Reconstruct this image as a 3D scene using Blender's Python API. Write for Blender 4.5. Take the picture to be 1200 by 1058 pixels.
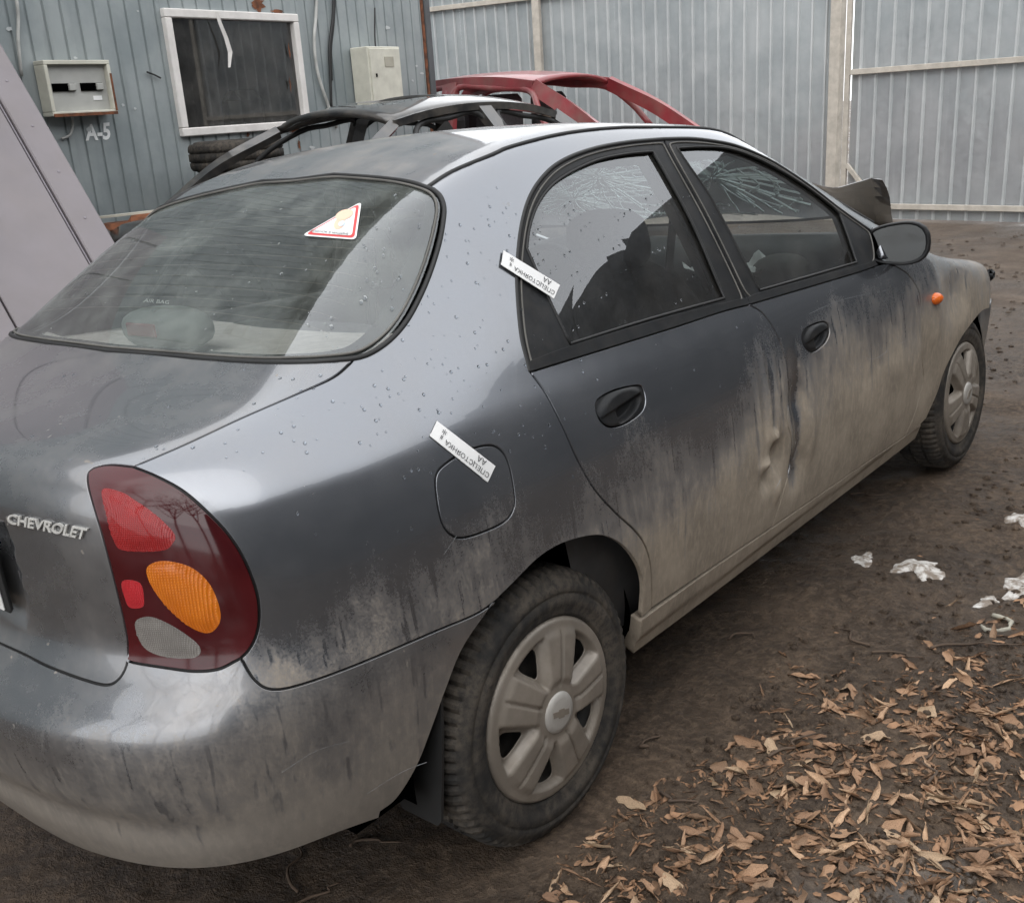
import bpy, math, random
import numpy as np
from mathutils import Vector, Matrix
from mathutils.geometry import delaunay_2d_cdt

for _o in list(bpy.data.objects): bpy.data.objects.remove(_o)
rad = math.radians
scene = bpy.context.scene
C = scene.collection

# ------------------------------------------------------------------ camera
CAM = np.array([2.0275, -1.3642, 1.4161]); YAW, PIT, ROL, FPX = -.7433, -.3025, -.115, 1200.
def cam_axes():
    sy, cy, sp, cp = np.sin(YAW), np.cos(YAW), np.sin(PIT), np.cos(PIT)
    d = np.array([sy*cp, cy*cp, sp]); r = np.array([cy, -sy, 0]); u = np.cross(r, d)
    c, s = np.cos(ROL), np.sin(ROL)
    return c*r+s*u, -s*r+c*u, d
RX, UY, DZ = cam_axes()
cd = bpy.data.cameras.new('camera'); cam = bpy.data.objects.new('camera', cd); C.objects.link(cam)
cam.matrix_world = Matrix([[RX[i], UY[i], -DZ[i], CAM[i]] for i in range(3)]+[[0, 0, 0, 1]])
cd.sensor_fit = 'HORIZONTAL'; cd.sensor_width = 36; cd.lens = FPX/1200*36; cd.clip_start = .05; cd.clip_end = 500
scene.camera = cam

# ------------------------------------------------------------------ sky, sun, exposure (overcast)
SUN_EL, SUN_AZ = rad(48), rad(150)
w = bpy.data.worlds.new('World'); scene.world = w; w.use_nodes = True
nt = w.node_tree; bg = nt.nodes['Background']
sky = nt.nodes.new('ShaderNodeTexSky'); sky.sky_type = 'NISHITA'; sky.sun_disc = False
sky.sun_elevation = SUN_EL; sky.sun_rotation = SUN_AZ; sky.dust_density = 1.5; sky.air_density = 1.; sky.ozone_density = 1
hs = nt.nodes.new('ShaderNodeHueSaturation'); hs.inputs['Saturation'].default_value = .22
nt.links.new(sky.outputs[0], hs.inputs['Color'])
cl = nt.nodes.new('ShaderNodeMix'); cl.data_type = 'RGBA'; cl.inputs[0].default_value = .78; cl.inputs[7].default_value = (8.7, 8.85, 9.05, 1)   # even cloud cover over the clear sky
nt.links.new(hs.outputs[0], cl.inputs[6]); nt.links.new(cl.outputs[2], bg.inputs[0])
bg.inputs[1].default_value = .15
sl = bpy.data.lights.new('sun', 'SUN'); sun = bpy.data.objects.new('sun', sl); C.objects.link(sun)
sl.energy = .6; sl.angle = rad(70); sl.color = (1, .97, .93)
sd = Vector((math.sin(SUN_AZ)*math.cos(SUN_EL), math.cos(SUN_AZ)*math.cos(SUN_EL), math.sin(SUN_EL)))
sun.rotation_euler = sd.to_track_quat('Z', 'Y').to_euler(); sun.location = sd*40
vs = scene.view_settings; vs.view_transform = 'Standard'; vs.look = 'None'; vs.gamma = 1; vs.use_curve_mapping = False
vs.exposure = .86

# ------------------------------------------------------------------ helpers
def project(P):
    q = np.atleast_2d(P)-CAM; x, y, z = q@RX, q@UY, q@DZ
    return np.c_[600+FPX*x/z, 529-FPX*y/z]
def pixdir(px):
    px = np.atleast_2d(np.array(px, float))
    d = ((px[:, :1]-600)/FPX)*RX+(-(px[:, 1:2]-529)/FPX)*UY+DZ
    return d/np.linalg.norm(d, axis=1)[:, None]
def at_depth(px, py, D): return CAM+(((px-600)/FPX)*RX-((py-529)/FPX)*UY+DZ)*D
UP = -pixdir([(840, 4100)])[0]          # the yard's plumb line: the car itself stands slightly tilted

def nrm(v): v = np.asarray(v, float); return v/np.linalg.norm(v)
def mesh(name, verts, faces, mat=None, parent=None, smooth=False, normals=None, mats=None, fmat=None):
    me = bpy.data.meshes.new(name)
    me.from_pydata([tuple(map(float, v)) for v in verts], [], [tuple(int(i) for i in f) for f in faces])
    if mats:
        for m_ in mats: me.materials.append(m_)
        for p, i in zip(me.polygons, fmat): p.material_index = i
    elif mat: me.materials.append(mat)
    if smooth or normals is not None:
        me.polygons.foreach_set('use_smooth', [True]*len(me.polygons))
    me.update()
    if normals is not None: me.normals_split_custom_set_from_vertices([tuple(map(float, n)) for n in normals])
    o = bpy.data.objects.new(name, me); C.objects.link(o)
    if parent: o.parent = parent
    return o
def empty(name, loc=(0, 0, 0), rot=None):
    o = bpy.data.objects.new(name, None); C.objects.link(o); o.location = loc; o.empty_display_size = .1
    if rot is not None: o.rotation_euler = rot
    return o
def tag(o, label, cat=None, group=None, kind=None):
    if label: o['label'] = label
    if cat: o['category'] = cat
    if group: o['group'] = group
    if kind: o['kind'] = kind
    return o
class MB:
    """collects shapes into one mesh"""
    def __init__(s): s.v = []; s.f = []
    def add(s, v, f):
        n = len(s.v); s.v += [np.asarray(a, float) for a in v]; s.f += [tuple(i+n for i in q) for q in f]; return s
    def box(s, c, size, ax=None, bev=0.0):
        ax = np.eye(3) if ax is None else np.array(ax, float); c = np.array(c, float); h = np.array(size, float)/2
        b = min(bev, h.min()*.9)
        if b <= 0:
            v = [c+ax[0]*h[0]*i+ax[1]*h[1]*j+ax[2]*h[2]*k for i in (-1, 1) for j in (-1, 1) for k in (-1, 1)]
            return s.add(v, [(0, 1, 3, 2), (4, 6, 7, 5), (0, 4, 5, 1), (2, 3, 7, 6), (0, 2, 6, 4), (1, 5, 7, 3)])
        v = []; idx = {}
        for i in (-1, 1):
            for j in (-1, 1):
                for k in (-1, 1):
                    sg = (i, j, k)
                    for a in range(3):
                        q = [sg[m]*(h[m]-(0 if m == a else b)) for m in range(3)]
                        idx[(sg, a)] = len(v); v.append(c+ax[0]*q[0]+ax[1]*q[1]+ax[2]*q[2])
        f = []
        for a in range(3):
            b1, c1 = (a+1) % 3, (a+2) % 3
            for sg in (-1, 1):
                q = []
                for (p, r) in ((-1, -1), (1, -1), (1, 1), (-1, 1)):
                    t = [0, 0, 0]; t[a] = sg; t[b1] = p; t[c1] = r; q.append(idx[(tuple(t), a)])
                f.append(tuple(q if sg > 0 else q[::-1]))
            for p in (-1, 1):
                for r in (-1, 1):
                    t0 = [0, 0, 0]; t1 = [0, 0, 0]; t0[a] = -1; t1[a] = 1; t0[b1] = t1[b1] = p; t0[c1] = t1[c1] = r
                    q = [idx[(tuple(t0), b1)], idx[(tuple(t1), b1)], idx[(tuple(t1), c1)], idx[(tuple(t0), c1)]]
                    f.append(tuple(q if p*r > 0 else q[::-1]))
        for sg in [(i, j, k) for i in (-1, 1) for j in (-1, 1) for k in (-1, 1)]:
            q = [idx[(sg, 0)], idx[(sg, 1)], idx[(sg, 2)]]
            f.append(tuple(q if sg[0]*sg[1]*sg[2] > 0 else q[::-1]))
        return s.add(v, f)
    def tube(s, pts, r, n=8, closed=False, caps=True):
        P = [np.array(p, float) for p in pts]; m = len(P); rr = r if hasattr(r, '__len__') else [r]*m
        rings = []; prev = None
        for i in range(m):
            a = P[(i-1) % m] if (closed or i > 0) else P[i]; b = P[(i+1) % m] if (closed or i < m-1) else P[i]
            t = b-a; t = t/(np.linalg.norm(t)+1e-12)
            if prev is None:
                k = np.array([0, 0, 1.]) if abs(t[2]) < .9 else np.array([1., 0, 0])
                e1 = nrm(np.cross(t, k))
            else: e1 = prev-t*(prev@t); e1 = nrm(e1)
            prev = e1; e2 = np.cross(t, e1)
            rings.append([P[i]+rr[i]*(math.cos(q)*e1+math.sin(q)*e2) for q in np.linspace(0, 2*math.pi, n, endpoint=False)])
        v = [p for q in rings for p in q]; f = []
        for i in range(m if closed else m-1):
            j = (i+1) % m
            for k in range(n): f.append((i*n+k, i*n+(k+1) % n, j*n+(k+1) % n, j*n+k))
        if caps and not closed: f += [tuple(range(n))[::-1], tuple((m-1)*n+k for k in range(n))]
        return s.add(v, f)
    def lathe(s, prof, c=(0, 0, 0), ax=(0, 0, 1), n=32, e1=None, closed=False):
        ax = nrm(ax); k = np.array([0, 0, 1.]) if abs(ax[2]) < .9 else np.array([1., 0, 0])
        e1 = nrm(np.cross(ax, k)) if e1 is None else nrm(e1); e2 = np.cross(ax, e1); c = np.array(c, float)
        v = []; f = []; m = len(prof)
        for q in np.linspace(0, 2*math.pi, n, endpoint=False):
            for r, h in prof: v.append(c+ax*h+r*(math.cos(q)*e1+math.sin(q)*e2))
        for i in range(n):
            j = (i+1) % n
            for a in range(m if closed else m-1):
                b = (a+1) % m
                f.append((i*m+a, j*m+a, j*m+b, i*m+b))
        return s.add(v, f)
    def prism(s, poly, o, e1, e2, d):
        o, e1, e2, d = [np.array(a, float) for a in (o, e1, e2, d)]; n = len(poly)
        v = [o+e1*a+e2*b for a, b in poly]+[o+e1*a+e2*b+d for a, b in poly]
        f = [tuple(range(n))[::-1], tuple(range(n, 2*n))]+[(i, (i+1) % n, n+(i+1) % n, n+i) for i in range(n)]
        return s.add(v, f)
    def build(s, name, mat, parent=None, smooth=False):
        return mesh(name, s.v, s.f, mat, parent, smooth)

def rs(seed): return random.Random(seed)
def smooth01(t): t = np.clip(t, 0, 1); return t*t*(3-2*t)
_rng = np.random.RandomState(7); _T = _rng.rand(257, 257)
def vnoise(x, y):
    xi = np.floor(x).astype(int); yi = np.floor(y).astype(int); fx = x-xi; fy = y-yi
    fx = fx*fx*(3-2*fx); fy = fy*fy*(3-2*fy); a = xi % 256; b = yi % 256
    return (_T[a, b]*(1-fx)+_T[a+1, b]*fx)*(1-fy)+(_T[a, b+1]*(1-fx)+_T[a+1, b+1]*fx)*fy
def fbm(x, y, o=4):
    s = 0; a = .5; k = 1.
    for i in range(o): s = s+a*vnoise(x*k+i*17.3, y*k+i*9.1); a *= .5; k *= 2.03
    return s

# ------------------------------------------------------------------ materials
class N:
    def __init__(s, name):
        s.m = bpy.data.materials.new(name); s.m.use_nodes = True; s.t = s.m.node_tree; s.b = s.t.nodes['Principled BSDF']
        s.out = s.t.nodes['Material Output']; s.tc = s.t.nodes.new('ShaderNodeTexCoord')
    def n(s, typ, **kw):
        x = s.t.nodes.new('ShaderNode'+typ)
        for k, v in kw.items():
            if hasattr(x, k): setattr(x, k, v)
            else: x.inputs[k.replace('_', ' ')].default_value = v
        return x
    def l(s, a, b): s.t.links.new(a, b)
    def obj(s, scale=(1, 1, 1)):
        m = s.n('Mapping'); m.inputs['Scale'].default_value = scale; s.l(s.tc.outputs['Object'], m.inputs[0]); return m.outputs[0]
    def noise(s, scale, detail=4, rough=.55, vec=None, sc=(1, 1, 1), dist=0):
        x = s.n('TexNoise'); x.inputs['Scale'].default_value = scale; x.inputs['Detail'].default_value = detail
        x.inputs['Roughness'].default_value = rough; x.inputs['Distortion'].default_value = dist
        s.l(vec if vec is not None else s.obj(sc), x.inputs['Vector']); return x.outputs['Fac']
    def math(s, op, a, b=None, c=None, clamp=False):
        x = s.n('Math'); x.operation = op; x.use_clamp = clamp
        for i, v in enumerate((a, b, c)):
            if v is None: continue
            if isinstance(v, (int, float)): x.inputs[i].default_value = v
            else: s.l(v, x.inputs[i])
        return x.outputs[0]
    def ramp(s, f, lo, hi, a=0., b=1.):
        x = s.n('MapRange'); x.interpolation_type = 'SMOOTHSTEP'; x.clamp = True
        s.l(f, x.inputs[0]); x.inputs[1].default_value = lo; x.inputs[2].default_value = hi; x.inputs[3].default_value = a; x.inputs[4].default_value = b
        return x.outputs[0]
    def mix(s, f, a, b):
        x = s.n('Mix'); x.data_type = 'RGBA'
        for i, v in ((0, f), (6, a), (7, b)):
            if isinstance(v, (int, float)): x.inputs[i].default_value = v
            elif isinstance(v, tuple): x.inputs[i].default_value = (*v, 1) if len(v) == 3 else v
            else: s.l(v, x.inputs[i])
        return x.outputs[2]
    def mixf(s, f, a, b):
        x = s.n('Mix'); x.data_type = 'FLOAT'
        for i, v in ((0, f), (2, a), (3, b)):
            if isinstance(v, (int, float)): x.inputs[i].default_value = v
            else: s.l(v, x.inputs[i])
        return x.outputs[0]
    def sep(s):
        x = s.n('SeparateXYZ'); s.l(s.tc.outputs['Object'], x.inputs[0]); return x.outputs
    def bump(s, h, strength=.3, dist=.01):
        x = s.n('Bump'); x.inputs['Strength'].default_value = strength; x.inputs['Distance'].default_value = dist
        s.l(h, x.inputs['Height']); s.l(x.outputs[0], s.b.inputs['Normal']); return x
    def set(s, **kw):
        for k, v in kw.items():
            i = s.b.inputs[{'color': 'Base Color', 'rough': 'Roughness', 'metal': 'Metallic', 'coat': 'Coat Weight', 'coatr': 'Coat Roughness', 'spec': 'Specular IOR Level', 'alpha': 'Alpha', 'trans': 'Transmission Weight'}[k]]
            if isinstance(v, (int, float)): i.default_value = v
            elif isinstance(v, tuple): i.default_value = (*v, 1)
            else: s.l(v, i)
        return s

def plain(name, col, rough=.6, metal=0., var=.25, scale=8, bump=0., dust=0., bscale=60, coat=0.):
    m = N(name); f = m.noise(scale, 5)
    lo = tuple(c*(1-var) for c in col); hi = tuple(min(1, c*(1+var)) for c in col)
    col_o = m.mix(m.ramp(f, .3, .7), lo, hi)
    if dust:
        d = m.ramp(m.noise(scale*1.7, 6, .65), .35, .7, 0, dust); col_o = m.mix(d, col_o, (.19, .16, .125)); 
        m.set(rough=m.mixf(d, rough, .9))
    else: m.set(rough=m.ramp(f, .2, .8, max(.02, rough-.07), min(1, rough+.07)))
    m.set(color=col_o, metal=metal, coat=coat)
    if bump: m.bump(m.noise(bscale, 4), bump, .004)
    return m.m

MUD = (.31, .262, .205)
def make_paint(name, base, mud_z=.59, slope=.085, mud_amt=1., film=.055, metal=.88, rough=.20):
    m = N(name); x, y, z = m.sep()
    streak = m.noise(1., 6, .6, sc=(30, 30, 2.6)); fine = m.noise(1., 5, .65, sc=(75, 75, 26)); big = m.noise(2.4, 4, .6); blot = m.noise(9, 6, .7)
    fwd = m.n('Clamp'); m.l(y, fwd.inputs[0]); fwd.inputs[1].default_value = -.9; fwd.inputs[2].default_value = 1.6
    line = m.math('MULTIPLY_ADD', fwd.outputs[0], slope, mud_z)
    h = m.math('SUBTRACT', line, z)
    for t, a in ((streak, .15), (big, .46), (fine, .09), (blot, .26)): h = m.math('ADD', h, m.math('MULTIPLY_ADD', t, a, -a/2))
    wy = m.math('MULTIPLY', m.ramp(m.math('ABSOLUTE', m.math('SUBTRACT', m.math('ADD', y, m.math('MULTIPLY', blot, .06)), 1.095)), .045, .012), m.math('MULTIPLY', m.ramp(z, .36, .46), m.ramp(z, .86, .74)))
    h = m.math('SUBTRACT', h, m.math('MULTIPLY', wy, .30))      # mud knocked off along the dented door edge
    h = m.math('ADD', h, m.math('MULTIPLY_ADD', m.noise(210, 3, .7), .24, -.12))
    runs = m.ramp(m.noise(1., 3, .5, sc=(60, 60, 1.1)), .60, .70, 0, .11)
    h = m.math('SUBTRACT', h, runs)
    mk = m.ramp(h, -.19, .15, 0, .96*mud_amt)
    dust = m.ramp(m.noise(3.5, 7, .68), .36, .75, film*.3, film*1.7)
    spots = m.ramp(m.noise(46, 2), .71, .77, 0, 1.)
    dust = m.math('MAXIMUM', dust, m.math('MULTIPLY', spots, film*2.6), clamp=True)
    mk2 = m.math('MAXIMUM', mk, dust, clamp=True)
    mudc = m.mix(m.ramp(m.noise(6, 7, .7), .3, .7), tuple(c*.72 for c in MUD), tuple(c*1.10 for c in MUD))
    mudc = m.mix(m.ramp(fine, .42, .75, 0, .6), mudc, tuple(c*1.35 for c in MUD))
    m.set(color=m.mix(mk2, base, mudc), metal=m.mixf(mk2, metal, 0.), rough=m.mixf(mk2, rough, .80),
          coat=m.mixf(mk2, 1., 0.), coatr=m.mixf(dust, .02, .25), spec=m.mixf(mk2, .5, .2))
    bh = m.math('ADD', m.math('MULTIPLY', m.noise(170, 4), mk2), m.math('MULTIPLY', m.noise(18, 2), .06))
    m.bump(bh, .06, .004)
    return m.m
M = {}
M['paint'] = make_paint('grey_car_paint', (.200, .211, .232))
M['paint_top'] = make_paint('grey_car_paint_top', (.200, .211, .232), mud_z=-.5, film=.30)
M['paint_bumper'] = make_paint('grey_bumper_paint', (.200, .210, .228), mud_z=.50, slope=0., film=.22, mud_amt=.68)
M['black'] = plain('black_plastic_trim', (.012, .013, .0145), .5, dust=.05, scale=14, bump=.08, bscale=400)
M['black'].node_tree.nodes['Principled BSDF'].inputs['Specular IOR Level'].default_value = .22
M['rubber'] = plain('black_rubber_seal', (.012, .012, .012), .6)
M['seal_grey'] = plain('dusty_window_seal', (.115, .11, .10), .7)
M['frit'] = plain('black_glass_border', (.03, .032, .034), .25)
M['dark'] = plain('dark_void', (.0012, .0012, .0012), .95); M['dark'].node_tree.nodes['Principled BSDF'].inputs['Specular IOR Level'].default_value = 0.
M['chrome'] = plain('satin_lettering', (.62, .61, .58), .35, .35, var=.1, scale=60)
M['white_paper'] = plain('white_label_paper', (.80, .80, .79), .6, var=.04)
M['ink'] = plain('black_ink', (.03, .03, .035), .7)
M['red_print'] = plain('red_print', (.62, .05, .05), .5, var=.06)
M['skin_print'] = plain('peach_print', (.80, .52, .38), .5, var=.05)
M['blue_print'] = plain('pale_blue_print', (.55, .68, .80), .5, var=.05)
M['plate'] = plain('plate_white', (.72, .72, .70), .35, var=.06, dust=.2)
M['flag_blue'] = plain('flag_blue', (.03, .06, .35), .4); M['flag_red'] = plain('flag_red', (.5, .03, .03), .4)
M['shelf'] = plain('parcel_shelf_felt', (.78, .72, .70), .95, var=.10, scale=30, bump=.3, bscale=300)
M['seat'] = plain('seat_fabric', (.075, .078, .082), .95, var=.2, scale=40, bump=.3, bscale=300)
M['dash'] = plain('dash_plastic', (.035, .036, .038), .55, dust=.1, bump=.1)
M['liner'] = plain('headliner', (.42, .41, .39), .95, var=.06)
M['shelf_lamp'] = plain('shelf_lamp_housing', (.22, .25, .24), .6)
def lens(name, col, dark, scale=260, rough=.12, line=True):
    m = N(name); wv = m.n('TexWave'); wv.wave_type = 'BANDS'; wv.bands_direction = 'X'; wv.inputs['Scale'].default_value = scale*.42
    wz = m.n('TexWave'); wz.wave_type = 'BANDS'; wz.bands_direction = 'Z'; wz.inputs['Scale'].default_value = scale*.42
    m.l(m.obj((1, -.6, 0)), wv.inputs['Vector']); m.l(m.obj((0, 0, 1)), wz.inputs['Vector'])
    k = m.math('MULTIPLY', wv.outputs['Fac'], m.math('MULTIPLY_ADD', wz.outputs['Fac'], .5, .5)); c = m.mix(m.ramp(m.noise(16, 4), .3, .7), col, m.mix(.6, col, dark))
    m.set(color=m.mix(m.ramp(k, 0, 1, .6, 0), c, dark), rough=rough, coat=.35, coatr=.03, spec=.35)
    if line: m.bump(k, .45, .002)
    return m.m
M['lamp'] = plain('dark_red_lens', (.050, .0035, .005), .10, var=.3, scale=4, coat=.0)
M['brake'] = lens('red_brake_lens', (.36, .012, .012), (.20, .006, .007))
M['amber'] = lens('amber_lens', (.66, .19, .010), (.42, .09, .004), 170)
M['clear'] = lens('clear_reverse_lens', (.26, .24, .22), (.13, .12, .11), 230)
M['reflector'] = lens('red_reflector', (.5, .02, .03), (.38, .015, .02), 300)
M['marker'] = lens('orange_marker', (.75, .16, .02), (.6, .10, .01), 150, line=False)
def glass(name, tint, dirt=.06, rough=.0, ior=1.75, col=(.34, .32, .29)):
    m = N(name); m.t.nodes.remove(m.b)
    tr = m.n('BsdfTransparent'); tr.inputs[0].default_value = (*tint, 1)
    gl = m.n('BsdfGlossy'); gl.inputs['Roughness'].default_value = rough; gl.inputs[0].default_value = (.95, .97, 1, 1)
    fr = m.n('Fresnel'); fr.inputs[0].default_value = ior
    mx = m.n('MixShader'); m.l(fr.outputs[0], mx.inputs[0]); m.l(tr.outputs[0], mx.inputs[1]); m.l(gl.outputs[0], mx.inputs[2])
    df = m.n('BsdfDiffuse'); df.inputs[0].default_value = (*col, 1)
    d1 = m.ramp(m.noise(6, 7, .7), .35, .8, dirt*.4, dirt*1.8)
    sp = m.ramp(m.noise(55, 2), .73, .78, 0, .55)
    d = m.math('MAXIMUM', d1, m.math('MULTIPLY', sp, dirt*7), clamp=True)
    m2 = m.n('MixShader'); m.l(d, m2.inputs[0]); m.l(mx.outputs[0], m2.inputs[1]); m.l(df.outputs[0], m2.inputs[2])
    m.l(m2.outputs[0], m.out.inputs[0]); return m.m
M['glass'] = glass('side_window_glass', (.66, .70, .68), .05, ior=2.1)
M['rear_glass'] = glass('rear_window_glass', (.84, .88, .85), .17, col=(.36, .385, .355), ior=2.05)
M['wind_glass'] = glass('windshield_glass', (.74, .80, .78), .10)
M['house_glass'] = glass('workshop_window_glass', (.55, .58, .58), .10, ior=1.9)
M['mirror'] = plain('mirror_glass', (.13, .14, .145), .05, 1., var=.03)
M['crack'] = plain('white_glass_cracks', (.80, .86, .85), .35, var=.1)
M['wire'] = plain('defroster_wire', (.20, .16, .13), .6)
def tyre_mat():
    m = N('dirty_tyre_rubber'); d = m.math('MULTIPLY', m.ramp(m.noise(9, 6, .65), .34, .66, .05, .75), m.ramp(m.noise(70, 5, .7), .30, .60, .25, 1.))
    m.set(color=m.mix(d, (.018, .018, .018), (.105, .088, .07)), rough=.85, spec=.25); m.bump(m.noise(120, 4), .25, .003); return m.m
M['tyre'] = tyre_mat()
M['hubcap'] = plain('dirty_silver_hubcap', (.225, .198, .168), .38, .25, var=.2, scale=9, dust=.55)
M['hub_disc'] = plain('hubcap_centre', (.40, .385, .36), .42, .2, var=.1, dust=.25)
M['scuff'] = plain('scratched_paint', (.24, .25, .26), .5, var=.3, scale=30)
M['steel'] = plain('black_steel_wheel', (.03, .03, .03), .5, dust=.3)
def drop_mat():
    m = N('water_drop'); m.set(color=(.9, .95, 1.), rough=.02, trans=1.); m.b.inputs['IOR'].default_value = 1.33; return m.m
M['drop'] = drop_mat()
def leaf_mat(name, a, b):
    m = N(name); oi = m.n('ObjectInfo'); f = m.noise(30, 4)
    c = m.mix(m.ramp(oi.outputs['Random'], .0, 1.), a, b); c = m.mix(m.ramp(oi.outputs['Random'], .62, .98, 0, .75), c, (.58, .42, .27)); c = m.mix(m.ramp(f, .38, .72, 0, .8), c, m.mix(.6, c, (.05, .03, .018)))
    m.set(color=c, rough=.75); m.bump(m.noise(150, 3), .3, .002); return m.m
M['leaf'] = leaf_mat('dry_brown_leaf', (.40, .24, .14), (.15, .08, .045))
M['leaf2'] = leaf_mat('dry_tan_leaf', (.56, .37, .23), (.34, .20, .12))
M['litter'] = plain('leaf_litter', (.20, .115, .065), .85, var=.75, scale=26)
M['twig'] = plain('twig_bark', (.085, .058, .040), .85)
def ice_mat():
    m = N('dirty_snow'); f = m.noise(34, 6, .7); m.set(color=m.mix(m.ramp(f, .40, .62), (.20, .16, .125), (.58, .56, .53)), rough=.6)
    m.bump(m.noise(70, 4), .25, .004); return m.m
M['ice'] = ice_mat()
def mud_ground():
    m = N('wet_mud'); big = m.noise(.7, 5, .6); mid = m.noise(4, 7, .65); fine = m.noise(40, 6, .7); grit = m.noise(170, 3, .7)
    c = m.mix(m.ramp(mid, .3, .7), (.056, .036, .022), (.165, .112, .072))
    c = m.mix(m.ramp(fine, .40, .68), m.mix(.5, c, (.026, .016, .010)), m.mix(.5, c, (.205, .145, .098)))
    c = m.mix(m.ramp(m.noise(90, 5, .75), .60, .68), c, (.032, .022, .016)); c = m.mix(m.ramp(grit, .66, .72), c, (.24, .20, .16))
    wet = m.ramp(big, .38, .58)
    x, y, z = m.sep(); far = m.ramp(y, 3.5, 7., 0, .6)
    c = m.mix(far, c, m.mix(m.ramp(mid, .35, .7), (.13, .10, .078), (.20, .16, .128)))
    m.set(color=m.mix(wet, c, m.mix(.35, c, (.03, .022, .016))), rough=m.mixf(wet, .85, m.ramp(fine, .3, .7, .20, .50)), spec=.45)
    pud = m.math('MULTIPLY', m.ramp(m.noise(1.1, 4, .55), .53, .60), m.ramp(x, 1.1, 1.7)); m.b.inputs['Coat Roughness'].default_value = .12; m.l(m.math('MULTIPLY', pud, .8), m.b.inputs['Coat Weight'])
    h = m.math('ADD', m.math('MULTIPLY', mid, .9), m.math('ADD', m.math('MULTIPLY', fine, .6), m.math('MULTIPLY', grit, .22)))
    m.bump(h, 1., .035); return m.m
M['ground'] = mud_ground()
def galv(name, a, b, rough=.42, tint=None, metal=.55):
    m = N(name); f = m.noise(2.5, 6, .6); s = m.noise(1., 5, .6, sc=(9, 9, .8)); r = m.noise(18, 4)
    c = m.mix(m.ramp(f, .3, .7), a, b); c = m.mix(m.ramp(s, .5, .8, 0, .35), c, tuple(k*.55 for k in a))
    if tint:
        x, y, z = m.sep(); g = m.math('MULTIPLY', m.ramp(z, 2.3, .5), m.ramp(m.noise(.6, 3), .4, .6)); c = m.mix(m.math('MULTIPLY', g, .30), c, tint)
    m.set(color=c, metal=metal, rough=m.ramp(r, .3, .7, rough-.1, rough+.12)); m.bump(m.noise(9, 3), .12, .01); return m.m
M['galv'] = galv('galvanised_sheet', (.325, .355, .365), (.42, .445, .45), metal=.3, tint=(.34, .305, .315))
M['rib'] = galv('zinc_highlight', (.46, .485, .49), (.56, .58, .58), metal=.2)  # paler zinc: highlights put into the colour of sheet ribs and wall dents
M['wall'] = galv('painted_corrugated_wall', (.235, .268, .275), (.325, .355, .358), .45, metal=.15)
M['rail'] = plain('cream_painted_rail', (.50, .46, .40), .6, var=.12, dust=.2)
M['rust'] = plain('rust', (.15, .055, .025), .9, var=.5, scale=18, bump=.4)
M['sheet'] = plain('mauve_grey_sheet', (.19, .170, .180), .5, var=.09, scale=2.5, dust=.12)
M['stain'] = plain('damp_stain', (.21, .19, .21), .4, var=.1)
M['white_frame'] = plain('white_window_frame', (.72, .69, .66), .5, var=.06, dust=.1)
M['cream'] = plain('cream_metal_box', (.60, .585, .50), .5, var=.08, dust=.12)
M['grey_box'] = plain('grey_box_face', (.40, .40, .375), .55, var=.08)
M['whitepaint'] = plain('white_wall_paint', (.80, .81, .80), .6, var=.06)
M['cable_grey'] = plain('grey_conduit', (.42, .42, .40), .5); M['cable_black'] = plain('black_cable', (.015, .015, .015), .5)
M['blackcar'] = plain('black_car_paint', (.018, .018, .019), .3, var=.3, scale=5, dust=.28, coat=1.)
M['redcar'] = plain('faded_red_paint', (.27, .040, .048), .42, var=.22, scale=3, dust=.4, coat=.5)
M['room'] = plain('dark_room', (.20, .21, .21), .9)
M['sack'] = plain('pale_sack', (.36, .34, .28), .95, var=.15)
M['shed'] = plain('dark_shed_cladding', (.10, .105, .11), .7, var=.3, scale=2)
M['bonnet'] = make_paint('dirty_bonnet_paint', (.12, .128, .14), mud_z=3., mud_amt=.75, film=.5)
M['wood'] = plain('weathered_timber', (.16, .12, .085), .85, var=.3, scale=12)
M['bark'] = plain('tree_bark', (.07, .055, .045), .9, var=.4, scale=9)

# ------------------------------------------------------------------ ground
def ground_z(x, y):
    wy = smooth01((y-4.)/4.); wx = smooth01((-x-1.)/2.); wgt = 1-(1-wy)*(1-wx)
    return -(.048*x+.015*y)*wgt
def axis(lo, hi, f0, f1, d):
    a = [f0]
    st = d
    while a[0] > lo: a.insert(0, a[0]-st); st *= 1.16
    a += list(np.arange(f0+d, f1, d)); st = d
    while a[-1] < hi: a.append(a[-1]+st); st *= 1.16
    return np.array(a)
gx = axis(-70, 70, -.1, 3.1, .0165); gy = axis(-60, 90, -1.0, 3.9, .0165)
GX, GY = np.meshgrid(gx, gy, indexing='ij')
near = np.exp(-((np.clip(np.abs(GX-1.5)-2.5, 0, None))**2+(np.clip(np.abs(GY-1.5)-3.5, 0, None))**2)/4)
lump = (fbm(GX*2.1, GY*2.1, 3)-.45)*.030+(fbm(GX*9+3, GY*9, 3)-.45)*.034+np.clip(fbm(GX*22, GY*22+5, 2)-.42, 0, 1)*.034
rut = -.034*np.exp(-((GX-1.62-.08*np.sin(GY*.9))/.17)**2)+.024*np.exp(-((GX-1.28-.08*np.sin(GY*.9))/.10)**2)
wheelspots = np.zeros_like(GX)
for wx_, wy_ in ((.71, 0), (-.71, 0), (.70, 2.52), (-.70, 2.52)): wheelspots += np.exp(-(((GX-wx_)/.16)**2+((GY-wy_)/.22)**2))
GZ = ground_z(GX, GY)+(lump+rut)*near*(1-.9*np.clip(wheelspots, 0, 1))-.006
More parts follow.
